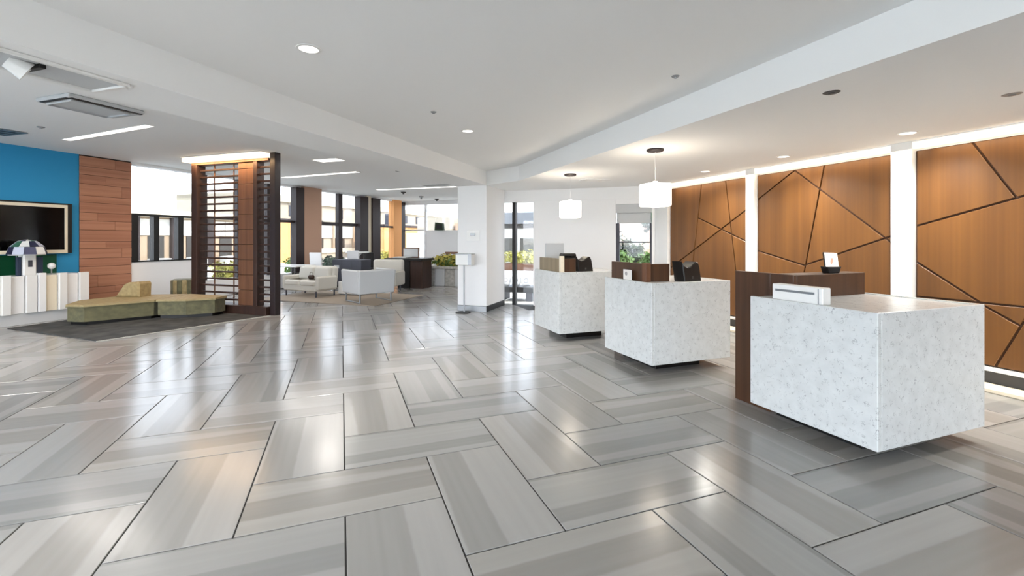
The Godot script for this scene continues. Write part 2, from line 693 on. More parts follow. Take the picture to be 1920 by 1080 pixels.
# ------------------------------------------------------------------ walls and ceilings
func build_shell() -> void:
	var top := 3.45
	# ceilings
	structure("ceiling", prism(PackedVector2Array([flat(lp(-4.7, 3.65)), flat(lp(8.9, 3.65)), flat(rp(8.25, 3.25)), flat(rp(-11.3, 3.25))]), TRAY_Y, top), M.ceiling)
	structure("ceiling", prism(PackedVector2Array([Vector2(-4.2, 4.7), Vector2(-4.2, -10.0), Vector2(-7.65, -FAR_U - 0.2), Vector2(-LEFT_V - 0.2, -FAR_U - 0.2), Vector2(-LEFT_V - 0.2, 4.7)]), HALL_Y, top), M.ceiling, -TL)
	structure("ceiling", prism(PackedVector2Array([flat(lp(8.86, 3.6)), flat(lp(BACK_U + 0.2, 3.6)), flat(rp(8.02, WOOD_W + 0.2)), flat(rp(-11.3, WOOD_W + 0.2)), flat(rp(-11.3, 3.2)), flat(rp(8.2, 3.2))]), LOW_Y, top), M.ceiling)
	structure("trim_1", lbox(-4.7, 10.0, 3.6, 4.26, LOW_Y, top - 0.02), M.ceiling, -TL)
	# left wall: solid part, then the low wall under the glazing
	var blue := structure("wall_left", lbox(-4.7, 5.99, LEFT_V, LEFT_V + 0.2, 0, top), M.blue, -TL)
	blue.set_meta("label", "deep blue painted wall behind the wall television")
	var lw := structure("wall_left", lbox(5.99, 6.94, LEFT_V, LEFT_V + 0.2, 0, top), M.joint, -TL)
	lw.set_meta("label", "terracotta plank cladding between blue wall and window")
	var y := 0.0
	var k := 0
	while y < HALL_Y - 0.02:
		var h: float = [0.17, 0.21, 0.14, 0.24, 0.19][k % 5]
		h = min(h, HALL_Y - y)
		var split: float = [6.45, 6.94, 6.62, 6.30, 6.94, 6.94, 6.75][k % 7]
		part(lw, "plank", lbox(5.99, split - 0.003, LEFT_V - 0.03, LEFT_V, y, y + h - 0.006, 0.003), M.planks[k % 3])
		if split < 6.9:
			part(lw, "plank", lbox(split, 6.94, LEFT_V - 0.03 + 0.004 * (k % 3), LEFT_V, y, y + h - 0.006, 0.003), M.planks[(k + 1) % 3])
		y += h
		k += 1
	structure("wall_left", lbox(6.94, 8.62, LEFT_V, LEFT_V + 0.2, 0, 1.0), M.white, -TL)
	structure("wall_left", lbox(8.62, FAR_U + 0.2, LEFT_V, LEFT_V + 0.2, 0, 0.45), M.white, -TL)
	structure("wall_left", lbox(6.94, FAR_U + 0.2, LEFT_V, LEFT_V + 0.2, 3.19, top), M.white, -TL)
	structure("wall_left", lbox(11.97, 12.77, LEFT_V - 0.12, LEFT_V + 0.2, 0, 3.25), M.tan, -TL)
	structure("wall_left", lbox(15.31, 15.59, LEFT_V - 0.08, LEFT_V + 0.2, 0, 3.25), M.cream, -TL)
	structure("wall_left", lbox(17.2, 17.79, LEFT_V - 0.08, LEFT_V + 0.2, 0, 3.25), M.orange_wall, -TL)
	# far wall of the lounge
	structure("wall_far", lbox(FAR_U, FAR_U + 0.2, 7.7, 10.25, 0, 1.93), M.white, -TL)
	structure("wall_far", lbox(FAR_U, FAR_U + 0.2, 10.25, LEFT_V, 0, 0.45), M.white, -TL)
	structure("wall_far", lbox(FAR_U, FAR_U + 0.2, 7.7, LEFT_V, 3.08, top), M.white, -TL)
	structure("wall_far", lbox(FAR_U, FAR_U + 0.2, 7.7, 7.95, 1.93, 3.08), M.white, -TL)
	structure("wall_lounge", prism(PackedVector2Array([flat(lp(9.9, 4.26)), flat(lp(FAR_U + 0.2, 7.85)), flat(lp(FAR_U + 0.2, 7.63)), flat(lp(9.9, 4.0))]), 0, top - 0.03), M.white)
	# wall behind the desks' row
	structure("wall_end", lbox(BACK_U, BACK_U + 0.2, -0.3, 4.15, 2.37, top - 0.04), M.white, -TL)
	structure("wall_end", lbox(BACK_U, BACK_U + 0.2, 1.09, 2.94, 0, 2.37), M.white, -TL)
	structure("wall_end", lbox(BACK_U, BACK_U + 0.2, 0.35, 1.09, 0, 0.85), M.white, -TL)
	structure("wall_end", lbox(BACK_U, BACK_U + 0.2, 0.35, 1.09, 2.27, 2.37), M.white, -TL)
	structure("wall_end", lbox(BACK_U, BACK_U + 0.2, -0.3, 0.35, 0, 2.37), M.white, -TL)
	structure("wall_right", rbox(-11.4, 8.15, WOOD_W + 0.02, WOOD_W + 0.25, 0, top - 0.05), M.white, TR)
	# glazed entrance side behind the viewer
	structure("wall_back", lbox(-4.7, -4.5, -12.6, LEFT_V + 0.2, 2.6, top - 0.06), M.white, -TL)
	structure("wall_back", lbox(-4.7, -4.5, -12.6, LEFT_V + 0.2, -0.02, 0.08), M.white, -TL)
	structure("wall_back", lbox(-4.7, -4.5, 10.9, LEFT_V + 0.2, 0.08, 2.6), M.white, -TL)
	structure("wall_back", lbox(-4.7, -4.5, -12.6, -6.22, 0.08, 2.6), M.white, -TL)


func window_frame(n: Node3D, u0: float, u1: float, v0: float, v1: float, y0: float, y1: float, m: Material, called: String) -> void:
	part(n, called, lbox(u0, u1, v0, v1, y0, y1), m)


func build_windows() -> void:
	var v0 := LEFT_V - 0.03
	var v1 := LEFT_V + 0.12
	var n := struct_node("window_1", "black framed window strip above white low wall", -TL)
	for q in [[6.94, 7.08], [7.41, 7.53], [7.97, 8.10], [8.5, 8.62]]:
		window_frame(n, q[0], q[1], v0, v1, 1.0, 2.05, M.black, "mullion")
	window_frame(n, 6.94, 8.62, v0, v1, 2.05, 2.10, M.black, "transom")
	window_frame(n, 6.94, 8.62, v0, v1, 1.0, 1.03, M.black, "sill")
	for q in [[7.08, 7.41], [7.53, 7.97], [8.10, 8.5]]:
		window_frame(n, q[0], q[1], LEFT_V + 0.05, LEFT_V + 0.062, 1.03, 2.05, M.dimming_glass, "pane")
	window_frame(n, 6.94, 8.62, LEFT_V + 0.05, LEFT_V + 0.062, 2.10, 3.19, M.dimming_glass, "pane")
	n = struct_node("window_2", "tall glazing behind the slatted wooden screen", -TL)
	for q in [[8.62, 8.72], [9.6, 9.7], [10.6, 10.7], [11.63, 11.97]]:
		window_frame(n, q[0], q[1], v0 - (0.1 if q[0] > 11 else 0.0), v1, 0.45, 3.19, M.dark_frame, "mullion")
	window_frame(n, 8.72, 11.63, v0, v1, 2.05, 2.12, M.dark_frame, "transom")
	for q in [[8.72, 9.6], [9.7, 10.6], [10.7, 11.63]]:
		window_frame(n, q[0], q[1], LEFT_V + 0.05, LEFT_V + 0.062, 0.45, 2.05, M.dimming_glass, "pane")
		window_frame(n, q[0], q[1], LEFT_V + 0.05, LEFT_V + 0.062, 2.12, 3.19, M.dimming_glass, "pane")
	n = struct_node("window_3", "tall dark framed lounge window right of tan pilaster", -TL)
	for q in [[13.73, 13.94, 0.0], [14.82, 15.31, 0.12]]:
		window_frame(n, q[0], q[1], v0 - q[2], v1, 0.45, 3.19, M.dark_frame, "mullion")
	window_frame(n, 12.77, 14.82, v0 + 0.01, v1, 2.03, 2.13, M.dark_frame, "transom")
	for q in [[12.77, 13.73], [13.94, 14.82]]:
		window_frame(n, q[0], q[1], LEFT_V + 0.05, LEFT_V + 0.062, 0.45, 2.03, M.dimming_glass, "pane")
		window_frame(n, q[0], q[1], LEFT_V + 0.05, LEFT_V + 0.062, 2.13, 3.19, M.dimming_glass, "pane")
	n = struct_node("window_4", "narrow lounge window beside the orange pilaster", -TL)
	for q in [[15.59, 16.12, 0.12], [17.79, 18.1, 0.05]]:
		window_frame(n, q[0], q[1], v0 - q[2], v1, 0.45, 3.19, M.dark_frame, "mullion")
	window_frame(n, 16.12, 17.2, v0, v1, 2.03, 2.1, M.dark_frame, "transom")
	window_frame(n, 16.12, 17.2, LEFT_V + 0.05, LEFT_V + 0.062, 0.45, 2.03, M.dimming_glass, "pane")
	window_frame(n, 16.12, 17.2, LEFT_V + 0.05, LEFT_V + 0.062, 2.1, 3.19, M.dimming_glass, "pane")
	n = struct_node("window_5", "clerestory and corner glazing in the far lounge wall", -TL)
	window_frame(n, FAR_U - 0.02, FAR_U + 0.1, 10.25, 10.33, 0.45, 3.08, M.white, "mullion")
	window_frame(n, FAR_U - 0.02, FAR_U + 0.1, 10.33, LEFT_V, 1.9, 1.97, M.white, "transom")
	window_frame(n, FAR_U + 0.08, FAR_U + 0.092, 10.33, LEFT_V, 0.45, 3.08, M.dimming_glass, "pane")
	window_frame(n, FAR_U + 0.08, FAR_U + 0.092, 7.95, 10.25, 1.93, 3.08, M.dimming_glass, "pane")
	n = struct_node("window_6", "tall window with black mullion right of the column", -TL)
	window_frame(n, BACK_U - 0.03, BACK_U + 0.1, 3.36, 3.44, 0.0, 2.37, M.black, "mullion")
	window_frame(n, BACK_U + 0.06, BACK_U + 0.072, 3.44, 4.1, 0.0, 2.37, M.dimming_glass, "pane")
	window_frame(n, BACK_U + 0.06, BACK_U + 0.072, 2.94, 3.36, 0.0, 2.37, M.dimming_glass, "pane")
	n = struct_node("window_7", "window with drawn-up grey shade behind the middle desk", -TL)
	window_frame(n, BACK_U + 0.02, BACK_U + 0.10, 0.35, 1.09, 2.08, 2.27, M.sofa_grey, "shade_box")
	window_frame(n, BACK_U + 0.05, BACK_U + 0.09, 0.37, 1.07, 1.86, 2.08, M.sofa_grey, "shade_cloth")
	window_frame(n, BACK_U + 0.03, BACK_U + 0.12, 1.02, 1.09, 0.85, 1.86, M.slate, "frame")
	window_frame(n, BACK_U + 0.03, BACK_U + 0.12, 0.35, 0.39, 0.85, 1.86, M.slate, "frame")
	window_frame(n, BACK_U + 0.03, BACK_U + 0.12, 0.39, 1.02, 1.44, 1.47, M.slate, "rail")
	window_frame(n, BACK_U + 0.12, BACK_U + 0.132, 0.36, 1.08, 0.85, 2.27, M.dimming_glass, "pane")
	n = struct_node("window_8", "wide glazed entrance front", -TL)
	for k in 8:
		var va := -6.22 + k * 2.14
		window_frame(n, -4.66, -4.54, va - 0.04, va + 0.04, 0.08, 2.6, M.dark_frame, "mullion")
		window_frame(n, -4.61, -4.598, va + 0.04, va + 2.1, 0.08, 2.6, M.glass, "pane")


# ------------------------------------------------------------------ veneered wall on the right
func cut(polys: Array, p: Vector2, q: Vector2, keep: Callable) -> Array:
	var out := []
	var d := (q - p).normalized()
	var n := Vector2(-d.y, d.x)
	for poly in polys:
		var c := Vector2.ZERO
		for t in poly:
			c += t
		c /= poly.size()
		if not keep.call(c):
			out.append(poly)
			continue
		var a := PackedVector2Array()
		var b := PackedVector2Array()
		for i in poly.size():
			var s: Vector2 = poly[i]
			var e: Vector2 = poly[(i + 1) % poly.size()]
			var ds := n.dot(s - p)
			var de := n.dot(e - p)
			if ds >= 0.0:
				a.append(s)
			if ds <= 0.0:
				b.append(s)
			if ds * de < 0.0:
				var m := s.lerp(e, ds / (ds - de))
				a.append(m)
				b.append(m)
		for piece in [a, b]:
			if piece.size() >= 3 and absf(area(piece)) > 0.002:
				out.append(piece)
	return out


func area(p: PackedVector2Array) -> float:
	var s := 0.0
	for i in p.size():
		s += p[i].cross(p[(i + 1) % p.size()])
	return s * 0.5


func side(p: Vector2, q: Vector2) -> Callable:
	return func(c: Vector2): return (q - p).cross(c - p) > 0.0


func build_wood_wall() -> void:
	var y0 := 0.21
	var y1 := 2.53
	var all := func(_c): return true
	var wide := 1.93
	var wall := struct_node("trim_2", "orange brown veneered wall cladding with dark slanting joints", TR)
	part(wall, "backing", rbox(-1.1, 7.56, WOOD_W - 0.02, WOOD_W + 0.02, y0, y1), M.veneer_gap)
	var lefts := [7.55, 5.48, 3.33, 1.16]
	for b in 4:
		var rect := PackedVector2Array([Vector2(0, y0), Vector2(wide, y0), Vector2(wide, y1), Vector2(0, y1)])
		var polys := [rect]
		if b == 0 or b == 3:
			var a1 := Vector2(0.5, 0.2)
			var a2 := Vector2(0.86, 2.54)
			polys = cut(polys, a1, a2, all)
			polys = cut(polys, Vector2(1.42, 2.53), Vector2(1.75, 0.21), all)
			polys = cut(polys, Vector2(0.764, 1.91), Vector2(1.92, 1.45), side(a2, a1))
			polys = cut(polys, Vector2(0, 0.93), Vector2(1.92, 2.03), all)
		elif b == 1:
			var b1 := Vector2(0.62, 2.53)
			var b2 := Vector2(1.93, 1.44)
			var a1 := Vector2(0.62, 0.2)
			var a2 := Vector2(1.08, 2.54)
			polys = cut(polys, a1, a2, all)
			polys = cut(polys, b1, b2, all)
			polys = cut(polys, Vector2(0, 2.14), Vector2(0.66, 2.53), side(a1, a2))
			polys = cut(polys, Vector2(0, 1.33), Vector2(0.81, 1.13), side(a1, a2))
			polys = cut(polys, Vector2(0.82, 1.15), Vector2(1.93, 1.56), side(a2, a1))
		else:
			var b1 := Vector2(0, 1.66)
			var b2 := Vector2(1.93, 2.24)
			polys = cut(polys, b1, b2, all)
			polys = cut(polys, Vector2(0.5, 2.53), Vector2(0.84, 1.91), func(c): return c.y > 1.66 + c.x * 0.3)
			polys = cut(polys, Vector2(0, 0.85), Vector2(1.93, 0.85), all)
			polys = cut(polys, Vector2(0, 1.25), Vector2(0.55, 0.86), func(c): return c.y > 0.85 and c.y < 1.66 + c.x * 0.3)
			var f1 := Vector2(0.68, 0.21)
			var f2 := Vector2(0.95, 0.85)
			polys = cut(polys, f1, f2, func(c): return c.y < 0.85)
			polys = cut(polys, Vector2(0.55, 0.85), Vector2(0.9, 0.64), func(c): return c.y < 0.85 and (f2 - f1).cross(c - f1) > 0.0)
		var k := 0
		for poly in polys:
			var inset := Geometry2D.offset_polygon(poly, -0.010, Geometry2D.JOIN_MITER)
			if inset.size() == 0:
				continue
			var shape: PackedVector2Array = inset[0]
			var mesh := plate(shape, 0.0, 0.022, 0.004)
			# plate runs along x (s) and y, its front looks to -w: turn it onto the wall
			part(wall, "veneer_panel", mesh, M.veneer[(k + b) % 3], Vector3(WOOD_W - 0.02, 0, -lefts[b]), Vector3(0, -PI / 2, 0))
			k += 1
	# white posts between the bays
	for a in [[5.49, 5.66], [3.34, 3.56], [1.17, 1.4], [-1.1, -0.8]]:
		structure("trim_3", rbox(a[0], a[1], WOOD_W - 0.10, WOOD_W + 0.02, 0.0, LOW_Y), M.gloss_white, TR)
	structure("trim_3", rbox(7.56, 7.95, WOOD_W - 0.10, WOOD_W + 0.02, 0.0, LOW_Y), M.gloss_white, TR)
	# foot of the wall: white rim, dark reveal, pale strip painting a floor reflection
	structure("trim_4", rbox(-1.1, 7.56, WOOD_W - 0.12, WOOD_W + 0.02, 0.175, 0.205), M.gloss_white, TR)
	structure("baseboard_right", rbox(-1.1, 7.56, WOOD_W - 0.07, WOOD_W + 0.02, 0.0, 0.175), M.dark_grey, TR)
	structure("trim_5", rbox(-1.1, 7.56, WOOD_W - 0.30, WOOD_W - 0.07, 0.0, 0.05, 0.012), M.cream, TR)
	# light strip along the head of the wall
	var lamp := thing_r("cove_light", "long glowing light strip along top of veneered wall", "light", 3.2, WOOD_W - 0.06, 2.55)
	part(lamp, "housing", span(Vector3(-0.035, 0.075, -4.36), Vector3(0.06, 0.09, 4.3)), M.white)
	part(lamp, "diffuser", span(Vector3(-0.03, 0.0, -4.36), Vector3(0.035, 0.075, 4.3)), M.lamp_warm)
	for z in [-3.2, -1.1, 1.05, 3.2]:
		var l := AreaLight3D.new()
		l.name = "strip_light"
		l.area_size = Vector2(0.1, 2.0)
		l.light_color = Color(1.0, 0.92, 0.80)
		l.light_energy = 0.3
		l.area_normalize_energy = true
		l.area_range = 30.0
		l.shadow_enabled = true
		lamp.add_child(l, true)
		l.position = Vector3(-0.10, 0.0, z)
		l.rotation = Vector3(-PI / 2, 0, 0)


# ------------------------------------------------------------------ outside
func build_outside() -> void:
	var g := structure("ground", span(Vector3(-120, -0.6, -120), Vector3(120, -0.31, 120)), M.pave)
	g.set_meta("label", "pale paving outside the windows")
	for q in [[-4.7 - 30.0, -4.72, -60.0, 60.0], [10.3, 60.0, -30.0, 4.0], [18.35, 60.0, 4.0, 60.0], [-4.7, 18.35, 11.65, 60.0]]:
		structure("ground", lbox(q[0], q[1], q[2], q[3], -0.31, -0.05), M.pave, -TL)
	# building across the court, seen through the left windows
	var beige := mat(rgb(176, 166, 150), 0.9)
	var pale := mat(rgb(214, 212, 206), 0.9)
	var dark := mat(rgb(52, 48, 44), 0.4)
	var roof := mat(rgb(232, 222, 196), 0.8)
	var curtain := mat(rgb(168, 148, 126), 0.9)
	var low := thing_l("low_building", "low pavilion with cream roof edge and dark piers outside left window", "building", 11.0, 25.5)
	part(low, "wall", span(Vector3(-3, -0.1, -11), Vector3(0, 2.7, 6)), curtain)
	part(low, "roof", span(Vector3(-3.2, 2.7, -11), Vector3(0.6, 3.05, 6.4)), roof)
	part(low, "vent", span(Vector3(-0.6, 3.05, -3.6), Vector3(0.2, 3.16, -2.2)), M.mid_wood)
	var z := 5.4
	while z > -10.5:
		part(low, "pier", span(Vector3(0, -0.1, z - 0.2), Vector3(0.25, 2.7, z + 0.2)), M.dark_frame)
		part(low, "blind", span(Vector3(0, 1.75, z - 1.0), Vector3(0.08, 2.6, z - 0.24)), pale)
		part(low, "blind", span(Vector3(0, 1.75, z - 1.78), Vector3(0.06, 2.6, z - 1.06)), pale)
		part(low, "window", span(Vector3(0, 0.5, z - 1.5), Vector3(0.05, 1.7, z - 0.7)), dark)
		part(low, "planter", span(Vector3(0.3, 0.05, z - 1.3), Vector3(0.9, 0.55, z - 0.5)), pale)
		z -= 2.0
	var big := thing_l("office_building", "two storey beige building with dark window bands across the court", "building", 30.0, 27.0)
	part(big, "wall", span(Vector3(-6, -0.1, -34), Vector3(0, 4.7, 7)), beige)
	part(big, "cornice", span(Vector3(-6, 4.3, -34), Vector3(0.25, 4.75, 7)), roof)
	part(big, "band", span(Vector3(0, 2.72, -34), Vector3(0.12, 3.0, 7)), dark)
	part(big, "band", span(Vector3(0, 1.66, -34), Vector3(0.10, 2.68, 7)), pale)
	part(big, "band", span(Vector3(0, 0.45, -34), Vector3(0.16, 0.80, 7)), roof)
	z = 6.0
	while z > -33.0:
		part(big, "window", span(Vector3(0, 0.82, z - 1.5), Vector3(0.06, 1.64, z - 0.2)), dark)
		part(big, "window", span(Vector3(0, 3.3, z - 1.3), Vector3(0.06, 4.1, z - 0.5)), M.slate)
		part(big, "post", span(Vector3(0.02, 0.8, z - 0.1), Vector3(0.2, 2.7, z + 0.1)), curtain)
		z -= 2.6
	var ow := thing_l("orange_wing", "orange rendered wing outside glimpsed right of the slatted screen", "building", 25.5, 24.5)
	part(ow, "wall", span(Vector3(-2, -0.1, -2.2), Vector3(0, 2.75, 2.2)), M.orange_wall)
	part(ow, "coping", span(Vector3(-2, 2.75, -2.3), Vector3(0.1, 2.95, 2.3)), M.dark_frame)
	var ow2 := thing_l("orange_wing", "orange rendered wing outside the narrow far lounge window", "building", 37.5, 23.0)
	part(ow2, "wall", span(Vector3(-2, -0.1, -4), Vector3(0, 2.65, 4)), M.orange_wall)
	part(ow2, "coping", span(Vector3(-2, 2.65, -4.1), Vector3(0.1, 2.85, 4.1)), M.dark_frame)
	part(ow2, "door", span(Vector3(0, -0.1, 1.0), Vector3(0.05, 1.9, 2.0)), M.dark_frame)
	part(ow2, "roof_unit", span(Vector3(-1.6, 2.85, 0.6), Vector3(-0.6, 3.9, 1.6)), M.slate)
	# court seen through the far corner of the lounge
	var shed := thing_l("grey_annex", "grey box-like annex beyond the far lounge corner", "building", 27.0, 14.6)
	part(shed, "wall", span(Vector3(-2.2, -0.1, -3), Vector3(2.6, 1.95, 0)), pale)
	part(shed, "upper_box", span(Vector3(-1.6, 1.95, -2.5), Vector3(1.0, 3.0, -0.4)), beige)
	part(shed, "side_box", span(Vector3(1.2, 1.95, -2.0), Vector3(1.9, 2.6, -0.5)), M.tan)
	# building behind the end wall
	var end := thing_l("terrace_building", "long pale building with grey glazing beyond the window right of column", "building", 26.0, 2.5)
	part(end, "wall", span(Vector3(-9, -0.1, -5), Vector3(24, 3.2, 0)), pale)
	part(end, "fascia", span(Vector3(-9, 2.45, 0), Vector3(24, 3.1, 0.5)), mat(rgb(122, 124, 128), 0.7))
	part(end, "band", span(Vector3(-9, 2.2, 0), Vector3(24, 2.42, 0.15)), dark)
	var x := -8.0
	while x < 12.0:
		part(end, "window", span(Vector3(x, 0.75, 0), Vector3(x + 1.9, 1.6, 0.06)), mat(rgb(84, 82, 76), 0.3))
		x += 2.1
	var hedge := thing_l("clipped_hedge", "yellow green clipped hedge strip beyond the window right of column", "hedge", 22.5, 6.3)
	part(hedge, "foliage", leaves(Vector3(4.5, 0.42, 0.4), 2000, 0.1, 5), mat(rgb(190, 184, 96), 0.8), Vector3(0, 0.6, 0))
	part(hedge, "planter", span(Vector3(-4.5, -0.05, -0.4), Vector3(4.5, 0.3, 0.4)), M.mid_wood)
	var pink := thing_l("pink_house", "pinkish house wall beyond the shaded window", "building", 23.4, 1.2)
	part(pink, "wall", span(Vector3(-1.2, -0.1, -2), Vector3(1.6, 3.6, 0)), mat(rgb(240, 206, 186), 0.9))
	part(pink, "pilaster", span(Vector3(0.2, -0.1, 0), Vector3(0.5, 3.6, 0.12)), mat(rgb(226, 168, 140), 0.9))
	part(pink, "shutter", span(Vector3(-0.7, 0.6, 0), Vector3(-0.1, 1.7, 0.05)), M.sofa_grey)
	var tr := thing_l("dark_tree", "dark leafy tree beyond the shaded window", "tree", 18.2, 0.55)
	part(tr, "trunk", rod(Vector3.ZERO, Vector3(0.1, 2.2, 0), 0.12, 0.07), M.stem)
	part(tr, "crown", leaves(Vector3(0.75, 0.7, 0.75), 1200, 0.13, 9), M.leaf_dark, Vector3(0.15, 2.4, 0))
	for q in [[14.6, 1.5, 1.0, 21, "leaf"], [15.9, 1.15, 1.2, 22, "leaf_dark"], [14.7, 0.5, 0.95, 23, "leaf"], [17.2, 1.7, 1.45, 24, "leaf_dark"]]:
		var s := thing_l("court_shrub", ["bright", "deep", "small", "tall"][int(q[3]) - 21] + " green shrub in the court beyond the shaded window", "shrub", q[0], q[1])
		part(s, "foliage", leaves(Vector3(0.48, q[2] * 0.6, 0.48), 900, 0.09, q[3]), M[q[4]], Vector3(0, q[2] * 0.6 + 0.1, 0))
		part(s, "stem", rod(Vector3(0, -0.05, 0), Vector3(0, q[2] * 0.6, 0), 0.04), M.stem)
	# shrubs under the lounge windows
	var spots := [[11.6, 14.0, 0.65, "leaf_yellow", "yellowish shrub outside window just right of slatted screen"], [14.4, 13.6, 0.75, "leaf", "green shrub outside window right of the tan pilaster"], [15.9, 13.5, 0.7, "leaf_dark", "dark green shrub outside the middle lounge window"], [17.6, 13.4, 0.7, "leaf", "fresh green shrub outside window by dark lounge piers"], [20.0, 13.6, 0.85, "leaf_yellow", "yellow green shrub outside the narrow far lounge window"], [21.6, 13.6, 0.85, "leaf", "rounded green shrub outside the far lounge corner"]]
	var k := 0
	for q in spots:
		var s := thing_l("window_shrub", q[4], "shrub", q[0], q[1])
		part(s, "foliage", leaves(Vector3(0.8, q[2] * 0.55, 0.75), 1100, 0.08, 31 + k), M[q[3]], Vector3(0, q[2] * 0.55 + 0.1, 0))
		part(s, "stem", rod(Vector3(0, -0.05, 0), Vector3(0, q[2] * 0.5, 0), 0.04), M.stem)
		k += 1


# ------------------------------------------------------------------ desks
func desk(label: String, a: float, w: float, deep: float, wide: float, seed_: int) -> Node3D:
	var d := thing_r("reception_desk", label, "desk", a, w, 0.0, 0.0, "marble reception desks")
	var t := 0.04
	var top := 1.025
	var gap := 0.12
	part(d, "side_panel", span(Vector3(0, gap, -deep), Vector3(t, top, 0)), M.marble)
	part(d, "front_panel", span(Vector3(t, gap, -t), Vector3(wide, top, 0)), M.marble)
	part(d, "end_panel", span(Vector3(wide - t, gap, -deep), Vector3(wide, top, -t)), M.marble)
	part(d, "worktop", span(Vector3(t, top - 0.045, -deep), Vector3(wide - t, top - 0.008, -t)), M.marble)
	part(d, "plinth", span(Vector3(0.24, 0, -deep + 0.05), Vector3(wide - 0.24, gap + 0.02, -0.24)), M.black)
	return d


func build_desks() -> void:
	# near
	var d := desk("large white marble reception desk nearest the viewer", 1.96, 3.26, 0.99, 1.2, 1)
	part(d, "screen_panel", span(Vector3(0.24, 0.98, -1.0), Vector3(0.28, 1.21, -0.78)), M.brown)
	part(d, "screen_panel", span(Vector3(0.24, 0.0, -1.38), Vector3(0.28, 1.21, -1.0)), M.brown)
	part(d, "screen_panel", span(Vector3(0.28, 0.98, -0.82), Vector3(0.98, 1.21, -0.78)), M.brown)
	part(d, "screen_panel", span(Vector3(0.98, 0.98, -0.96), Vector3(1.14, 1.21, -0.79)), M.brown)
	part(d, "screen_shelf", span(Vector3(0.28, 1.185, -0.96), Vector3(0.98, 1.21, -0.82)), M.brown)
	part(d, "pedestal", span(Vector3(0.30, 0.0, -1.36), Vector3(1.1, 0.97, -1.0)), M.brown)
	# middle
	d = desk("white marble reception desk in the middle of the row", 4.17, 3.18, 0.95, 1.12, 2)
	part(d, "screen_panel", span(Vector3(0.10, 0.98, -0.95), Vector3(0.14, 1.225, -0.30)), M.brown)
	part(d, "post", span(Vector3(0.09, 0.98, -0.30), Vector3(0.16, 1.235, -0.22)), M.mid_wood)
	part(d, "screen_panel", span(Vector3(0.16, 0.98, -0.28), Vector3(0.44, 1.22, -0.24)), M.brown)
	part(d, "pedestal", span(Vector3(0.3, 0.0, -1.2), Vector3(1.1, 0.95, -0.96)), M.brown)
	# far
	d = desk("white marble reception desk farthest from the viewer", 6.04, 2.98, 0.9, 1.1, 3)
	part(d, "screen_panel", span(Vector3(0.08, 0.98, -0.88), Vector3(0.12, 1.22, -0.12)), M.brown_tan)
	part(d, "post", span(Vector3(0.06, 0.98, -0.12), Vector3(0.12, 1.26, -0.06)), M.cream)
	part(d, "screen_panel", span(Vector3(0.12, 0.98, -0.12), Vector3(0.32, 1.22, -0.08)), M.brown)

	# things on the near desk
	var p := thing_r("card_printer", "white low printer box with grey slot on nearest desk", "printer", 2.36, 3.34, 1.017)
	part(p, "body", span(Vector3(-0.03, 0, -0.42), Vector3(0.06, 0.128, 0.0), 0.006), M.gloss_white)
	part(p, "slot", span(Vector3(-0.034, 0.072, -0.39), Vector3(-0.029, 0.09, -0.06)), M.grey_metal)
	part(p, "edge_strip", span(Vector3(-0.033, 0.006, -0.035), Vector3(-0.029, 0.12, -0.028)), M.grey_metal)
	var c := thing_r("card_terminal", "small tilted white screen in black stand above nearest desk", "tablet", 2.80, 4.03, 1.21)
	c.rotation.y = 0.12
	c.scale = Vector3(0.82, 0.95, 0.82)
	part(c, "stand", plate(PackedVector2Array([Vector2(-0.055, 0), Vector2(0.06, 0), Vector2(0.085, 0.06), Vector2(-0.08, 0.06)]), -0.05, 0.05, 0.006), M.black_plastic)
	part(c, "casing", bbox(Vector3(0.165, 0.15, 0.018), 0.006), M.black_plastic, Vector3(0, 0.115, 0.0), Vector3(-0.25, 0, -0.06))
	var scr := PlaneMesh.new()
	scr.size = Vector2(0.15, 0.135)
	scr.orientation = PlaneMesh.FACE_Z
	var pic := paint(48, 48, func(i):
		var q := Vector2(float(i % 48) - 24.0, float(i / 48) - 26.0)
		var r: float = Vector2(q.x + q.y * 0.25, q.y * 0.45).length()
		return Color(0.97, 0.94, 0.90).lerp(Color(0.66, 0.42, 0.33), smoothstep(6.0, 4.0, r) * 0.8))
	var sm := mat(Color.WHITE, 0.2)
	sm.albedo_texture = pic
	sm.emission_enabled = true
	sm.emission_texture = pic
	sm.emission = Color.BLACK
	sm.emission_energy_multiplier = 0.5
	part(c, "screen", scr, sm, Vector3(0.0, 0.115, 0.0) + Vector3(0, 0.0025, 0.0102), Vector3(-0.25, 0, -0.06))
	# things on the middle desk
	var card := thing_r("notice_card", "small white card with grey print on the middle desk", "card", 4.62, 3.24, 1.017)
	part(card, "sheet", span(Vector3(-0.004, 0.0, -0.17), Vector3(0.0, 0.125, 0.0), 0.001), M.gloss_white)
	part(card, "foot", span(Vector3(0.0, 0.0, -0.15), Vector3(0.03, 0.004, -0.02), 0.001), M.gloss_white)
	var pr := paint(64, 48, func(i):
		var q := Vector2(float(i % 64) - 22.0, float(i / 64) - 18.0)
		var ring: float = smoothstep(4.0, 1.0, absf(q.length() - 7.0)) * 0.7 + smoothstep(3.0, 1.0, absf(q.length() - 2.0)) * 0.5
		return Color(0.93, 0.91, 0.89).lerp(Color(0.45, 0.43, 0.43), clampf(ring, 0, 1)))
	var prm := mat(Color.WHITE, 0.7)
	prm.albedo_texture = pr
	var face := PlaneMesh.new()
	face.size = Vector2(0.16, 0.115)
	face.orientation = PlaneMesh.FACE_Z
	part(card, "print", face, prm, Vector3(-0.0048, 0.063, -0.085), Vector3(0, -PI / 2, 0))
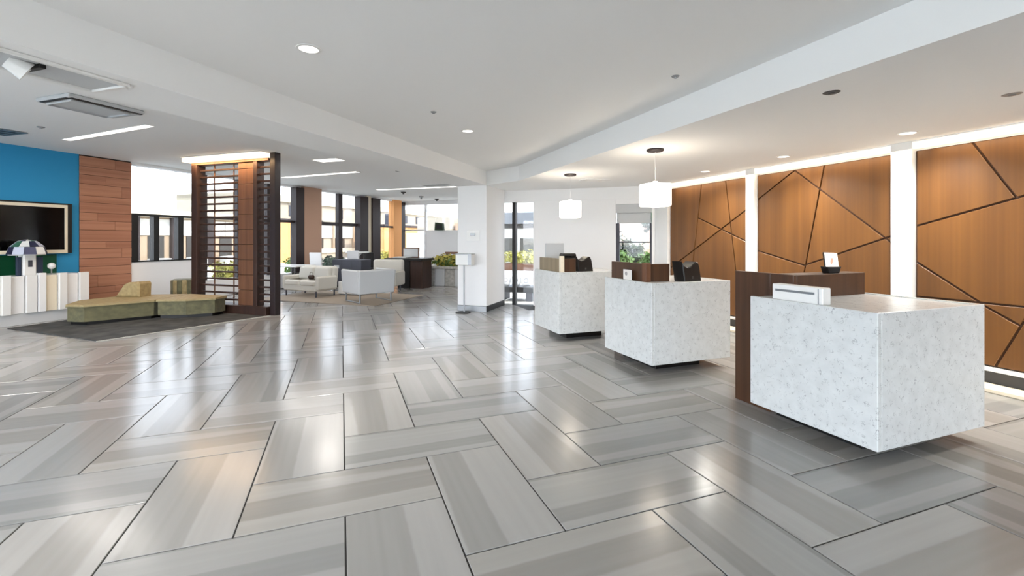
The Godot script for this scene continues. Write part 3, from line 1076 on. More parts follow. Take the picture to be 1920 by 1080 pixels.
	var phone_shape := PackedVector2Array([Vector2(-0.15, 0.235), Vector2(-0.12, 0.19), Vector2(-0.06, 0.165), Vector2(-0.01, 0.175), Vector2(0.03, 0.205), Vector2(0.07, 0.228), Vector2(0.105, 0.22), Vector2(0.13, 0.165), Vector2(0.16, 0.0), Vector2(-0.11, 0.0)])
	var ph := thing_r("desk_telephone", "black desk telephone with raised handset on the middle desk", "telephone", 4.28, 3.83, 1.017, 0.1)
	part(ph, "body", plate(phone_shape, -0.16, 0.0, 0.01), M.black_plastic)
	part(ph, "label_plate", span(Vector3(0.0, 0.03, -0.002), Vector3(0.03, 0.06, 0.002), 0.001), M.dark_grey)
	ph = thing_r("desk_telephone", "black desk telephone beside brown screen on the farthest desk", "telephone", 6.2, 3.50, 1.017, 0.1)
	part(ph, "body", plate(phone_shape, -0.16, 0.0, 0.01), M.black_plastic)
	part(ph, "label_plate", span(Vector3(0.0, 0.03, -0.002), Vector3(0.03, 0.06, 0.002), 0.001), M.dark_grey)
	var mon := thing_r("computer_monitor", "pale grey monitor back above the farthest desk", "monitor", 6.80, 3.28, 1.017, -0.15)
	part(mon, "panel", span(Vector3(-0.16, 0.16, -0.03), Vector3(0.16, 0.43, 0.0), 0.01), M.sofa_grey)
	part(mon, "neck", span(Vector3(-0.03, 0.01, -0.045), Vector3(0.03, 0.22, -0.03)), M.grey_metal)
	part(mon, "foot", span(Vector3(-0.1, 0.0, -0.12), Vector3(0.1, 0.012, 0.04)), M.grey_metal)
	var lump := thing_r("black_bag", "rounded black bag on the farthest desk beside the monitor", "bag", 6.50, 3.36, 1.017)
	part(lump, "body", soft(Vector3(0.2, 0.22, 0.14), 0.06), M.black_plastic, Vector3(0, 0.11, 0))
	part(lump, "flap", soft(Vector3(0.24, 0.07, 0.16), 0.03), M.black_plastic, Vector3(0.0, 0.24, 0))
	part(lump, "side_pouch", soft(Vector3(0.1, 0.14, 0.12), 0.04), mat(rgb(58, 32, 24), 0.6), Vector3(0.13, 0.09, 0.02))


# ------------------------------------------------------------------ things on the ceilings
func downlight(label: String, at: Vector3, energy: float, cone: float = 52.0, group: String = "recessed round downlights") -> void:
	var d := thing("downlight", label, "light", at, 0.0, group)
	part(d, "ring", lathe([Vector2(0.068, -0.001), Vector2(0.070, -0.006), Vector2(0.088, -0.004), Vector2(0.09, 0.0)], 24), M.gloss_white)
	part(d, "lens", lathe([Vector2(0.0, -0.004), Vector2(0.069, -0.004), Vector2(0.069, 0.0)], 24), M.lamp)
	var l := SpotLight3D.new()
	l.name = "lamp"
	l.light_color = Color(1.0, 0.985, 0.96)
	l.light_energy = energy
	l.light_size = 0.07
	l.spot_angle = cone
	l.spot_angle_attenuation = 1.0
	l.spot_range = 40.0
	l.spot_attenuation = 2.0
	l.shadow_enabled = true
	d.add_child(l, true)
	l.position = Vector3(0, -0.03, 0)
	l.rotation = Vector3(-PI / 2, 0, 0)


func vent(label: String, at: Vector3, turn: float, sx: float, sz: float, m: Material, slats: int) -> void:
	var d := thing("ceiling_vent", label, "vent", at, turn, "ceiling air vents")
	part(d, "backing", span(Vector3(-sx / 2, -0.004, -sz / 2), Vector3(sx / 2, 0.0, sz / 2), 0.001), M.dark_grey)
	for s in [-1.0, 1.0]:
		part(d, "frame", span(Vector3(s * sx / 2 - 0.02, -0.014, -sz / 2), Vector3(s * sx / 2 + 0.02, 0.0, sz / 2), 0.002), m)
		part(d, "frame", span(Vector3(-sx / 2, -0.014, s * sz / 2 - 0.02), Vector3(sx / 2, 0.0, s * sz / 2 + 0.02), 0.002), m)
	for k in slats:
		var z := -sz / 2 + sz * (k + 1) / (slats + 1)
		part(d, "slat", span(Vector3(-sx / 2, -0.013, z - 0.012), Vector3(sx / 2, -0.005, z + 0.012), 0.002), m)


func pendant(label: String, a: float, w: float, y: float) -> void:
	var d := thing_r("pendant_lamp", label, "lamp", a, w, LOW_Y, 0.0, "cube pendant lamps over the desks")
	part(d, "canopy", lathe([Vector2(0.0, -0.03), Vector2(0.09, -0.03), Vector2(0.105, -0.02), Vector2(0.105, 0.0)], 20), M.dark_frame)
	part(d, "cable", rod(Vector3(0, -0.03, 0), Vector3(0, y + 0.15 - LOW_Y, 0), 0.0016), M.white)
	part(d, "cap", lathe([Vector2(0.0, 0.03), Vector2(0.03, 0.03), Vector2(0.04, 0.0)], 14), M.gloss_white, Vector3(0, y + 0.145 - LOW_Y, 0))
	part(d, "shade", soft(Vector3(0.29, 0.29, 0.29), 0.02), M.lamp, Vector3(0, y - LOW_Y, 0))
	var l := OmniLight3D.new()
	l.name = "bulb"
	l.light_color = Color(1.0, 0.95, 0.88)
	l.light_energy = 0.1
	l.light_size = 0.14
	l.omni_range = 30.0
	l.omni_attenuation = 2.0
	l.shadow_enabled = true
	d.add_child(l, true)
	l.position = Vector3(0, y - LOW_Y, 0)


func linear_light(label: String, u: float, v0: float, v1: float, y: float, turn: float, wide: float, energy: float = 0.8) -> void:
	var d := thing_l("linear_light", label, "light", u, (v0 + v1) / 2, y, turn, "recessed linear ceiling lights")
	var h: float = (v1 - v0) / 2
	part(d, "trim", span(Vector3(-h - 0.02, -0.006, -wide / 2 - 0.015), Vector3(h + 0.02, 0.0, wide / 2 + 0.015), 0.002), M.gloss_white)
	part(d, "diffuser", span(Vector3(-h, -0.010, -wide / 2), Vector3(h, -0.005, wide / 2), 0.002), M.lamp)
	var l := AreaLight3D.new()
	l.name = "tube"
	l.area_size = Vector2(h * 2, wide)
	l.area_normalize_energy = true
	l.light_color = Color(1.0, 0.97, 0.94)
	l.light_energy = energy
	l.area_range = 40.0
	l.shadow_enabled = true
	d.add_child(l, true)
	l.position = Vector3(0, -0.02, 0)
	l.rotation = Vector3(-PI / 2, 0, 0)


func small_disc(called: String, label: String, category: String, at: Vector3, r: float, m: Material, drop: float) -> void:
	var d := thing(called, label, category, at)
	part(d, "plate", lathe([Vector2(0.0, -drop * 0.4), Vector2(r * 0.8, -drop * 0.4), Vector2(r, 0.0)], 18), m)
	part(d, "head", lathe([Vector2(0.0, -drop), Vector2(r * 0.35, -drop * 0.9), Vector2(r * 0.4, -drop * 0.4)], 12), m)


func build_ceiling_fittings() -> void:
	downlight("bright round downlight nearest the viewer in the raised ceiling", lp(2.75, 2.55, TRAY_Y), 1.5)
	downlight("small round downlight in raised ceiling towards the column", lp(5.5, 2.5, TRAY_Y), 1.5)
	downlight("added unseen round downlight in raised ceiling above the viewer's left", lp(0.0, 2.55, TRAY_Y), 2.0)  # unseen lamp, row carried on to even out the lighting
	downlight("added unseen round downlight in raised ceiling well behind the viewer", lp(-2.7, 2.55, TRAY_Y), 2.0)  # also out of view, added for fill on floor and ceiling
	var k := 0
	var names := ["round downlight by the veneered wall nearest the viewer", "middle of three round downlights by the veneered wall", "round downlight by the veneered wall nearest the end wall"]
	for a in [3.11, 4.58, 6.02]:
		downlight(names[k], rp(a, 5.66, LOW_Y), 2.0, 74.0)
		k += 1
	for a in [1.6]:
		downlight("added unseen round downlight by the veneered wall beyond the picture", rp(a, 5.66, LOW_Y), 2.0, 74.0)  # out of view, added to light the right side
	pendant("glowing cube pendant lamp above the middle desk", 4.78, 3.70, 2.065)
	pendant("glowing cube pendant lamp above the farthest desk", 7.1, 3.72, 2.03)
	small_disc("ceiling_plate", "flat dark ceiling plate above the nearest desk", "fitting", rp(2.46, 3.55, LOW_Y), 0.06, M.dark_grey, 0.014)
	small_disc("ceiling_plate", "flat grey ceiling plate near right picture edge", "fitting", rp(2.0, 4.92, LOW_Y), 0.06, M.grey_metal, 0.012)
	small_disc("sprinkler", "small grey sprinkler in raised ceiling left of centre", "sprinkler", lp(4.56, 2.49, TRAY_Y), 0.035, M.grey_metal, 0.022)
	small_disc("sprinkler", "small grey sprinkler in raised ceiling right of centre", "sprinkler", lp(4.25, -0.05, TRAY_Y), 0.035, M.grey_metal, 0.022)
	small_disc("ceiling_sensor", "small dark sensor on lounge ceiling beside far window corner", "sensor", lp(14.5, 9.15, HALL_Y), 0.1, M.dark_grey, 0.09)
	small_disc("ceiling_sensor", "grey dome sensor in middle of three on lounge ceiling", "sensor", lp(16.2, 9.4, HALL_Y), 0.1, M.grey_metal, 0.12)
	small_disc("ceiling_sensor", "small dark sensor on lounge ceiling nearest the far wall", "sensor", lp(17.4, 9.35, HALL_Y), 0.1, M.dark_grey, 0.1)
	small_disc("smoke_detector", "tiny grey smoke detector above the television corner", "detector", lp(4.35, 9.2, HALL_Y), 0.05, M.grey_metal, 0.03)
	linear_light("bright linear light in the ceiling left of slatted screen", 4.94, 7.5, 9.95, HALL_Y, -0.09, 0.11)
	linear_light("bright linear light in lounge ceiling behind slatted screen", 9.95, 7.55, 10.2, HALL_Y, -0.09, 0.16, 1.5)
	linear_light("round-ended ceiling light right of slatted screen", 8.2, 6.75, 7.35, HALL_Y, 0.0, 0.3)
	linear_light("linear light in far lounge ceiling", 13.6, 6.6, 9.6, HALL_Y, 0.0, 0.2, 1.5)
	linear_light("added unseen linear light in the left hall beyond the picture", 1.0, 6.0, 9.0, HALL_Y, 0.0, 0.12, 8.0)  # unseen fill lamp added to brighten the left hall
	vent("grey vent in lounge ceiling right of slatted screen", lp(6.5, 6.07, HALL_Y), -TL + 0.6, 0.75, 0.3, M.grey_metal, 3)
	vent("grey vent in lounge ceiling left of the column", lp(10.1, 6.1, HALL_Y), -TL + 0.6, 0.8, 0.45, M.grey_metal, 4)
	vent("pale vent in far lounge ceiling near the column", lp(13.0, 7.0, HALL_Y), -TL, 1.0, 0.5, M.gloss_white, 3)
	vent("bluish grey vent above television at left picture edge", lp(4.35, 10.2, HALL_Y), -TL, 0.6, 0.3, M.grey_metal, 3)
	vent("pale vent in the low ceiling above the farthest desk", rp(7.6, 4.5, LOW_Y), TR, 0.5, 0.25, M.ceiling, 3)
	# cassette unit left of the beam
	var d := thing_l("air_cassette", "grey ceiling air cassette with dark slots left of the beam", "air conditioner", 3.85, 7.05, HALL_Y)
	part(d, "casing", span(Vector3(-0.32, -0.05, -0.42), Vector3(0.32, 0.0, 0.42), 0.03), M.sofa_grey)
	part(d, "panel", soft(Vector3(0.5, 0.03, 0.66), 0.014), M.sofa_grey, Vector3(-0.02, -0.062, 0.02))
	part(d, "slot", span(Vector3(0.255, -0.058, -0.4), Vector3(0.31, -0.045, 0.38), 0.002), M.black)
	part(d, "slot", span(Vector3(-0.26, -0.058, 0.37), Vector3(0.25, -0.045, 0.41), 0.002), M.black)
	# gimbal spotlight set in the beam
	d = thing_l("spotlight_tray", "recessed tray with white adjustable spotlights under the beam", "light", 1.72, 3.95, LOW_Y)
	for s in [-1.0, 1.0]:
		part(d, "frame", span(Vector3(s * 0.2 - 0.02, -0.02, -0.55), Vector3(s * 0.2 + 0.02, 0.0, 0.55), 0.006), M.gloss_white)
		part(d, "frame", span(Vector3(-0.2, -0.02, s * 0.55 - 0.02), Vector3(0.2, 0.0, s * 0.55 + 0.02), 0.006), M.gloss_white)
	part(d, "backing", span(Vector3(-0.19, -0.004, -0.54), Vector3(0.19, 0.0, 0.54), 0.001), M.sofa_grey)
	for z in [-0.02, 0.34]:
		var hd := part(d, "spot_head", lathe([Vector2(0.0, 0.05), Vector2(0.05, 0.05), Vector2(0.065, -0.05), Vector2(0.055, -0.05), Vector2(0.0, -0.02)], 18), M.gloss_white, Vector3(0.03, -0.035, z), Vector3(1.0, 0, 0.3))
		part(hd, "lens", lathe([Vector2(0.0, -0.03), Vector2(0.052, -0.042)], 16), M.black)
		part(d, "gimbal", span(Vector3(-0.12, -0.03, z - 0.10), Vector3(0.12, -0.005, z - 0.06), 0.004), M.black)


# ------------------------------------------------------------------ slatted screen
func build_screen() -> void:
	var u := 7.16
	var d := thing_l("slatted_screen", "tall dark wooden slatted screen reaching the ceiling beside the bench", "screen", u, 7.41)
	# local x: to the right; the screen runs from x = 0 back to x = -2.27
	var h := HALL_Y - 0.16
	part(d, "post", span(Vector3(-0.13, 0, -0.07), Vector3(0.0, HALL_Y - 0.005, 0.07)), M.dark_frame)
	part(d, "post", span(Vector3(-0.55, 0, -0.09), Vector3(-0.45, h, 0.09)), M.dark_wood)
	part(d, "post", span(Vector3(-2.27, 0, -0.10), Vector3(-2.11, h, 0.10)), M.dark_wood)
	part(d, "base", span(Vector3(-2.27, 0, -0.16), Vector3(-0.14, 0.17, 0.16)), M.dark_wood)
	var y := 0.17
	var k := 0
	while y < h - 0.05:
		var bh: float = min(0.31, h - y)
		part(d, "board", span(Vector3(-0.98, y, -0.06), Vector3(-0.55, y + bh - 0.008, 0.06)), M.mid_wood)
		y += bh
		k += 1
	part(d, "board_core", span(Vector3(-0.97, 0.17, -0.03), Vector3(-0.55, h, 0.03)), M.dark_wood)
	y = 0.26
	while y < h - 0.05:
		part(d, "slat", bbox(Vector3(1.13, 0.036, 0.05), 0.004), M.dark_wood, Vector3(-1.545, y, 0))
		part(d, "slat", bbox(Vector3(0.32, 0.036, 0.05), 0.004), M.dark_wood, Vector3(-0.295, y, 0))
		y += 0.143
	for x in [-1.75, -1.2]:
		part(d, "stay", span(Vector3(x - 0.012, 0.17, -0.035), Vector3(x + 0.012, h, -0.015)), M.mid_wood)
	part(d, "head_rail", span(Vector3(-2.27, h, -0.1), Vector3(-0.14, h + 0.05, 0.1)), M.mid_wood)
	var lamp := thing_l("screen_cove_light", "warm glowing light strip between slatted screen and ceiling", "light", u, 7.55, h + 0.055)
	part(lamp, "diffuser", span(Vector3(-2.2, 0.0, -0.16), Vector3(-0.005, 0.09, 0.26), 0.01), M.lamp_warm)
	part(lamp, "bracket", span(Vector3(-2.2, 0.09, -0.16), Vector3(-0.005, 0.10, 0.28), 0.003), M.white)
	var l := AreaLight3D.new()
	l.name = "strip_light"
	l.area_size = Vector2(2.1, 0.1)
	l.area_normalize_energy = true
	l.light_color = Color(1.0, 0.82, 0.6)
	l.light_energy = 1.2
	l.area_range = 30.0
	l.shadow_enabled = true
	lamp.add_child(l, true)
	l.position = Vector3(-1.1, -0.01, 0.2)
	l.rotation = Vector3(-PI / 2 + 0.15, 0, 0)


# ------------------------------------------------------------------ television corner
func build_tv_corner() -> void:
	var t := thing_l("wall_television", "large black wall television with cream frame on blue wall", "television", 4.75, LEFT_V, 1.24)
	# local: x = 0 at the wall face, the room is at +x, z runs back along the wall
	part(t, "casing", span(Vector3(0.0, 0.0, -1.08), Vector3(0.09, 0.98, 1.1), 0.006), M.black)
	part(t, "screen", span(Vector3(0.085, 0.07, -0.96), Vector3(0.094, 0.89, 1.02), 0.002), M.black_gloss)
	part(t, "frame", span(Vector3(0.085, 0.0, -1.0), Vector3(0.11, 0.065, 1.06), 0.004), M.cream)
	part(t, "frame", span(Vector3(0.085, 0.89, -1.0), Vector3(0.11, 0.95, 1.06), 0.004), M.cream)
	part(t, "frame", span(Vector3(0.085, 0.065, -1.0), Vector3(0.11, 0.89, -0.955), 0.004), M.cream)
	part(t, "frame", span(Vector3(0.085, 0.065, 1.015), Vector3(0.11, 0.89, 1.06), 0.004), M.cream)
	var g := struct_node("trim_6", "dark green glass backsplash under the wall television", -TL)
	g.position = lp(4.5, LEFT_V, 0.8)
	for k in 4:
		part(g, "panel", span(Vector3(0.0, 0.0, -1.12 + k * 0.6), Vector3(0.02, 0.42, -0.53 + k * 0.6)), mat([rgb(30, 84, 62), rgb(14, 70, 44), rgb(10, 60, 36), rgb(16, 78, 50)][k], 0.15))
	# white counter with upright fins
	var c := thing_l("fin_counter", "white counter with upright front fins below the television", "counter", 5.05, 10.85)
	part(c, "body", span(Vector3(-0.53, 0.22, -0.72), Vector3(0.0, 0.82, 1.3)), M.white)
	part(c, "kickboard", span(Vector3(-0.53, 0.0, -0.70), Vector3(0.02, 0.22, 1.3)), M.sofa_grey)
	var z := -0.78
	var k := 0
	while z < 1.3:
		var wd: float = [0.16, 0.2, 0.13, 0.17, 0.12][k % 5]
		var x0: float = [0.07, 0.03, 0.10, 0.05, 0.085][k % 5]
		var hh: float = [0.875, 0.86, 0.885, 0.85, 0.90][k % 5]
		part(c, "fin", span(Vector3(0.0, 0.2, z), Vector3(x0, hh, z + wd - 0.012), 0.006), [M.gloss_white, M.white, M.gloss_white, M.cream, M.white][k % 5])
		z += wd
		k += 1
	part(c, "counter_top", span(Vector3(-0.53, 0.82, -0.74), Vector3(0.0, 0.855, 1.3)), M.gloss_white)
	# mushroom lamp with a patchwork shade
	var l := thing_l("table_lamp", "white table lamp with domed patchwork shade on the counter", "lamp", 5.0, 10.98, 0.855)
	part(l, "column", span(Vector3(-0.09, 0.0, -0.09), Vector3(0.09, 0.40, 0.09), 0.015), M.gloss_white)
	part(l, "side_fin", span(Vector3(0.0, 0.0, -0.2), Vector3(0.05, 0.34, -0.1), 0.006), M.navy)
	part(l, "side_fin", span(Vector3(0.0, 0.0, 0.1), Vector3(0.05, 0.34, 0.16), 0.006), M.navy)
	part(l, "badge", span(Vector3(0.09, 0.16, -0.03), Vector3(0.096, 0.28, 0.03), 0.002), M.slate)
	var cols := [M.gloss_white, mat(rgb(54, 58, 92), 0.4), M.gloss_white, mat(rgb(58, 110, 88), 0.4), mat(rgb(196, 200, 216), 0.4), mat(rgb(42, 44, 70), 0.4)]
	var n := 0
	for ring in 3:
		for s in 10:
			var st := begin()
			var t0: float = ring * 0.5
			var t1: float = (ring + 1) * 0.5 - 0.03
			var a0: float = TAU * s / 10 + ring * 0.3
			var a1: float = TAU * (s + 1) / 10 + ring * 0.3 - 0.03
			var q := []
			for e in [[t0, a0], [t0, a1], [t1, a1], [t1, a0]]:
				var dir := Vector3(sin(e[0]) * cos(e[1]), cos(e[0]), sin(e[0]) * sin(e[1]))
				q.append(dir * Vector3(0.27, 0.30, 0.27))
			var nn: Vector3 = (q[0] + q[2]).normalized()
			quad(st, q[0], q[1], q[2], q[3], nn)
			quad(st, q[0] * 0.96, q[1] * 0.96, q[2] * 0.96, q[3] * 0.96, -nn)
			for i in 4:
				var j := (i + 1) % 4
				quad(st, q[i], q[j], q[j] * 0.96, q[i] * 0.96, ((q[i] + q[j]) * 0.5 - (q[0] + q[2]) * 0.5).normalized())
			part(l, "shade_piece", st.commit(), cols[(s + ring * 2) % 6], Vector3(0, 0.36, 0))
		n += 1
	part(l, "shade_lining", lathe([Vector2(0.0, 0.27), Vector2(0.16, 0.22), Vector2(0.22, 0.12), Vector2(0.245, 0.01)], 20), M.sofa_grey, Vector3(0, 0.36, 0))
	var b := thing_l("white_ball", "small white ball on the counter right of table lamp", "ornament", 5.33, 10.95, 0.855)
	part(b, "ball", lathe([Vector2(0.0, 0.10), Vector2(0.03, 0.107), Vector2(0.052, 0.13), Vector2(0.06, 0.16), Vector2(0.052, 0.19), Vector2(0.03, 0.213), Vector2(0.0, 0.22)], 18), M.gloss_white)
	part(b, "stem", rod(Vector3.ZERO, Vector3(0, 0.105, 0), 0.012), M.grey_metal)


# ------------------------------------------------------------------ bench, rug
func ribbon(outline: Array) -> PackedVector2Array:
	var out := PackedVector2Array()
	for q in outline:
		out.append(flat(lp(q[0], q[1])))
	return out


func build_bench() -> void:
	var rug := thing("rug", "dark grey rug under the olive bench", "rug", Vector3.ZERO)
	part(rug, "pile", prism(ribbon([[4.42, 8.0], [4.55, 10.55], [6.95, 10.7], [6.95, 7.5]]), 0.001, 0.014), M.rug)
	part(rug, "border", prism(ribbon([[4.36, 7.93], [4.40, 7.98], [6.98, 7.48], [6.98, 7.4]]), 0.001, 0.013), M.stone)
	var b := thing("curved_bench", "long angular olive velvet bench on dark rug", "bench", Vector3.ZERO)
	var left := [[5.05, 9.98], [5.12, 9.62], [6.02, 9.22], [6.90, 9.55], [6.4, 10.5], [5.5, 10.45]]
	var right := [[6.03, 9.20], [6.25, 8.72], [6.62, 8.42], [6.93, 8.5], [6.92, 9.52]]
	for seg in [left, right]:
		var base := PackedVector2Array()
		var c := Vector2.ZERO
		var shape := ribbon(seg)
		for q in shape:
			c += q
		c /= shape.size()
		for q in shape:
			base.append(q + (c - q).normalized() * 0.07)
		part(b, "plinth", prism(base, 0.014, 0.07), M.black)
		var body := Geometry2D.offset_polygon(shape, -0.02, Geometry2D.JOIN_ROUND)[0]
		part(b, "upholstered_body", prism(body, 0.07, 0.325), M.velvet)
		var st := begin()
		add_prism(st, shape, 0.33, 0.37)
		part(b, "seat_pad", st.commit(), M.velvet_gold)
		var piping := Geometry2D.offset_polygon(shape, 0.006, Geometry2D.JOIN_ROUND)[0]
		part(b, "piping", prism(piping, 0.32, 0.335), M.velvet)
	# fin-shaped back
	var fin := PackedVector2Array([Vector2(-0.30, 0.0), Vector2(-0.12, 0.24), Vector2(-0.02, 0.29), Vector2(0.2, 0.30), Vector2(0.23, 0.26), Vector2(0.22, 0.0)])
	var back := part(b, "backrest", plate(fin, -0.14, 0.14, 0.03), M.velvet_gold, lp(6.25, 10.15, 0.37), Vector3(0, -0.1, 0))
	back.set_meta("label", "wedge shaped olive backrest")
	var s := thing_l("fluted_stool", "dark olive fluted drum stool behind the bench", "stool", 7.35, 10.35)
	for k in 14:
		var a0 := TAU * k / 14
		part(s, "flute", soft(Vector3(0.10, 0.60, 0.06), 0.028), M.velvet if k % 2 == 0 else M.velvet_gold, Vector3(cos(a0) * 0.19, 0.31, sin(a0) * 0.19), Vector3(0, PI / 2 - a0, 0))
	part(s, "seat", lathe([Vector2(0.0, 0.63), Vector2(0.16, 0.63), Vector2(0.2, 0.61), Vector2(0.2, 0.58)], 24), M.velvet)
	part(s, "core", lathe([Vector2(0.17, 0.0), Vector2(0.17, 0.6), Vector2(0.0, 0.6)], 20), M.black)


# ------------------------------------------------------------------ lounge
func chair(label: String, u: float, v: float, turn: float, m: Material, h: float) -> void:
	var c := thing_l("dining_chair", label, "chair", u, v, 0.0, turn, "lounge table chairs")
	part(c, "seat", soft(Vector3(0.46, 0.06, 0.44), 0.028), m, Vector3(0, 0.46, 0))
	part(c, "backrest", soft(Vector3(0.46, h - 0.46, 0.05), 0.022), m, Vector3(0, (h + 0.46) / 2 + 0.03, -0.22), Vector3(-0.08, 0, 0))
	for x in [-0.18, 0.18]:
		for z in [-0.17, 0.17]:
			part(c, "leg", rod(Vector3(x * 1.15, 0, z * 1.15), Vector3(x, 0.44, z), 0.011, 0.014), M.grey_metal)


func build_lounge() -> void:
	# pale rug under the seating
	var rug := thing("rug", "pale taupe rug under the lounge sofa", "rug", Vector3.ZERO)
	part(rug, "pile", prism(ribbon([[8.8, 9.9], [8.8, 6.3], [11.0, 6.3], [11.0, 9.9]]), 0.001, 0.012), mat(rgb(150, 138, 124), 0.95))
	# loveseat, front towards the viewer
	var turn := -0.12
	var s := thing_l("loveseat", "pale grey two-seat sofa right of slatted screen", "sofa", 9.95, 9.15, 0.012, turn)
	part(s, "backrest", soft(Vector3(1.22, 0.50, 0.22), 0.09), M.sofa, Vector3(0, 0.53, -0.30), Vector3(-0.12, 0, 0))
	for x in [-0.29, 0.29]:
		part(s, "seat_cushion", soft(Vector3(0.57, 0.16, 0.62), 0.06), M.sofa, Vector3(x, 0.36, 0.08))
		part(s, "back_cushion", soft(Vector3(0.57, 0.36, 0.16), 0.07), M.sofa, Vector3(x, 0.58, -0.15), Vector3(-0.15, 0, 0))
	part(s, "frame", soft(Vector3(1.2, 0.16, 0.70), 0.03), M.sofa, Vector3(0, 0.23, 0.02))
	for x in [-0.62, 0.62]:
		part(s, "armrest", soft(Vector3(0.12, 0.36, 0.66), 0.05), M.sofa, Vector3(x, 0.36, 0.04))
		for z in [-0.28, 0.32]:
			part(s, "leg", rod(Vector3(x * 0.9, 0, z), Vector3(x * 0.9, 0.16, z), 0.02), M.slate)
	var bag := thing_l("brown_bag", "small dark brown bag lying on the lounge sofa", "bag", 9.80, 9.0, 0.45)
	part(bag, "body", soft(Vector3(0.17, 0.11, 0.1), 0.04), mat(rgb(60, 40, 28), 0.6), Vector3(0, 0.065, 0))
	part(bag, "handle", lathe([Vector2(0.045, 0.0), Vector2(0.052, 0.006), Vector2(0.058, 0.0), Vector2(0.052, -0.006), Vector2(0.045, 0.0)], 14), mat(rgb(60, 40, 28), 0.6), Vector3(0, 0.14, 0), Vector3(PI / 2, 0, 0))
	# tub armchair seen from behind
	var a := thing_l("armchair", "white boxy armchair in the lounge seen from its back corner", "armchair", 9.5, 6.98, 0.012, 1.08)
	a.scale = Vector3(1.16, 1.1, 1.16)
	part(a, "side_panel", soft(Vector3(0.10, 0.52, 0.78), 0.035), M.sofa_grey, Vector3(-0.37, 0.45, 0), Vector3(0, 0, 0.07))
	part(a, "side_panel", soft(Vector3(0.10, 0.52, 0.78), 0.035), M.sofa_grey, Vector3(0.37, 0.45, 0), Vector3(0, 0, -0.07))
	part(a, "back_panel", soft(Vector3(0.80, 0.52, 0.10), 0.035), M.sofa_grey, Vector3(0, 0.45, 0.36), Vector3(0.07, 0, 0))
	part(a, "front_panel", soft(Vector3(0.72, 0.24, 0.08), 0.03), M.sofa_grey, Vector3(0, 0.31, -0.34))
	part(a, "seat_cushion", soft(Vector3(0.66, 0.18, 0.66), 0.06), M.sofa, Vector3(0, 0.42, -0.02))
	for x in [-0.34, 0.34]:
		part(a, "sled_leg", span(Vector3(x - 0.015, 0.0, -0.34), Vector3(x + 0.015, 0.02, 0.34), 0.004), M.grey_metal)
		for z in [-0.33, 0.33]:
			part(a, "leg", span(Vector3(x - 0.015, 0.0, z - 0.015), Vector3(x + 0.015, 0.24, z + 0.015), 0.004), M.grey_metal)
	var a2 := thing_l("armchair", "white high-backed armchair partly hidden behind the boxy one", "armchair", 11.6, 7.95, 0.0, 0.2)
	part(a2, "backrest", soft(Vector3(0.95, 0.55, 0.16), 0.07), M.sofa, Vector3(0, 0.64, -0.3))
	part(a2, "seat_cushion", soft(Vector3(0.85, 0.2, 0.7), 0.07), M.sofa, Vector3(0, 0.36, 0.05))
	for x in [-0.44, 0.44]:
		part(a2, "armrest", soft(Vector3(0.14, 0.42, 0.74), 0.05), M.sofa, Vector3(x, 0.38, 0.05))
		for z in [-0.26, 0.34]:
			part(a2, "leg", rod(Vector3(x * 0.85, 0, z), Vector3(x * 0.85, 0.2, z), 0.02), M.slate)
	# white low table with a vase
	var t := thing_l("coffee_table", "low white block coffee table between sofa and armchair", "table", 10.55, 8.15, 0.012)
	part(t, "block", span(Vector3(-0.36, 0.03, -0.3), Vector3(0.36, 0.36, 0.3), 0.012), M.gloss_white)
	part(t, "foot", span(Vector3(-0.32, 0.0, -0.26), Vector3(0.32, 0.03, 0.26)), M.grey_metal)
	var v := thing_l("glass_vase", "slim grey vase standing on the white coffee table", "vase", 10.4, 8.2, 0.372)
	part(v, "body", lathe([Vector2(0.07, 0.0), Vector2(0.075, 0.02), Vector2(0.03, 0.12), Vector2(0.025, 0.22), Vector2(0.035, 0.24), Vector2(0.02, 0.22), Vector2(0.02, 0.1), Vector2(0.0, 0.03)], 16), M.grey_metal)
	var bowl := thing_l("white_bowl", "white rounded bowl on the coffee table right of the vase", "bowl", 10.6, 7.98, 0.372)
	part(bowl, "body", lathe([Vector2(0.0, 0.0), Vector2(0.09, 0.01), Vector2(0.17, 0.1), Vector2(0.18, 0.17), Vector2(0.165, 0.17), Vector2(0.15, 0.1), Vector2(0.0, 0.04)], 20), M.gloss_white)
	# dark sideboard behind
	var sb := thing_l("sideboard", "dark slate sideboard behind the coffee table", "sideboard", 12.2, 9.6, 0.0)
	part(sb, "body", span(Vector3(-0.55, 0.06, -0.25), Vector3(0.55, 0.88, 0.25), 0.01), M.slate)
	part(sb, "plinth", span(Vector3(-0.5, 0.0, -0.2), Vector3(0.5, 0.06, 0.2)), M.black)
	for x in [-0.18, 0.18]:
		part(sb, "door_gap", span(Vector3(x - 0.004, 0.08, 0.248), Vector3(x + 0.004, 0.86, 0.2515), 0.001), M.black)
	part(sb, "name_plate", span(Vector3(-0.48, 0.60, 0.25), Vector3(-0.28, 0.70, 0.256), 0.002), M.sofa_grey)
	# long table with chairs by the windows
	var lt := thing_l("side_table", "white topped table behind the lounge sofa by the windows", "table", 11.0, 10.75)
	part(lt, "table_top", span(Vector3(-0.45, 0.70, -0.4), Vector3(0.45, 0.74, 0.4), 0.008), M.gloss_white)
	for q in [[-0.38, -0.33], [0.38, -0.33], [-0.38, 0.33], [0.38, 0.33]]:
		part(lt, "leg", rod(Vector3(q[0], 0, q[1]), Vector3(q[0], 0.7, q[1]), 0.025), M.black)
	chair("white upholstered chair standing behind the lounge sofa", 11.85, 10.5, PI, M.white_seat, 1.08)
	chair("navy blue chair by window next to tan pilaster", 12.3, 10.92, PI, M.navy, 1.02)
	chair("white upholstered chair behind the dark slate sideboard", 12.95, 9.95, PI, M.white_seat, 1.12)
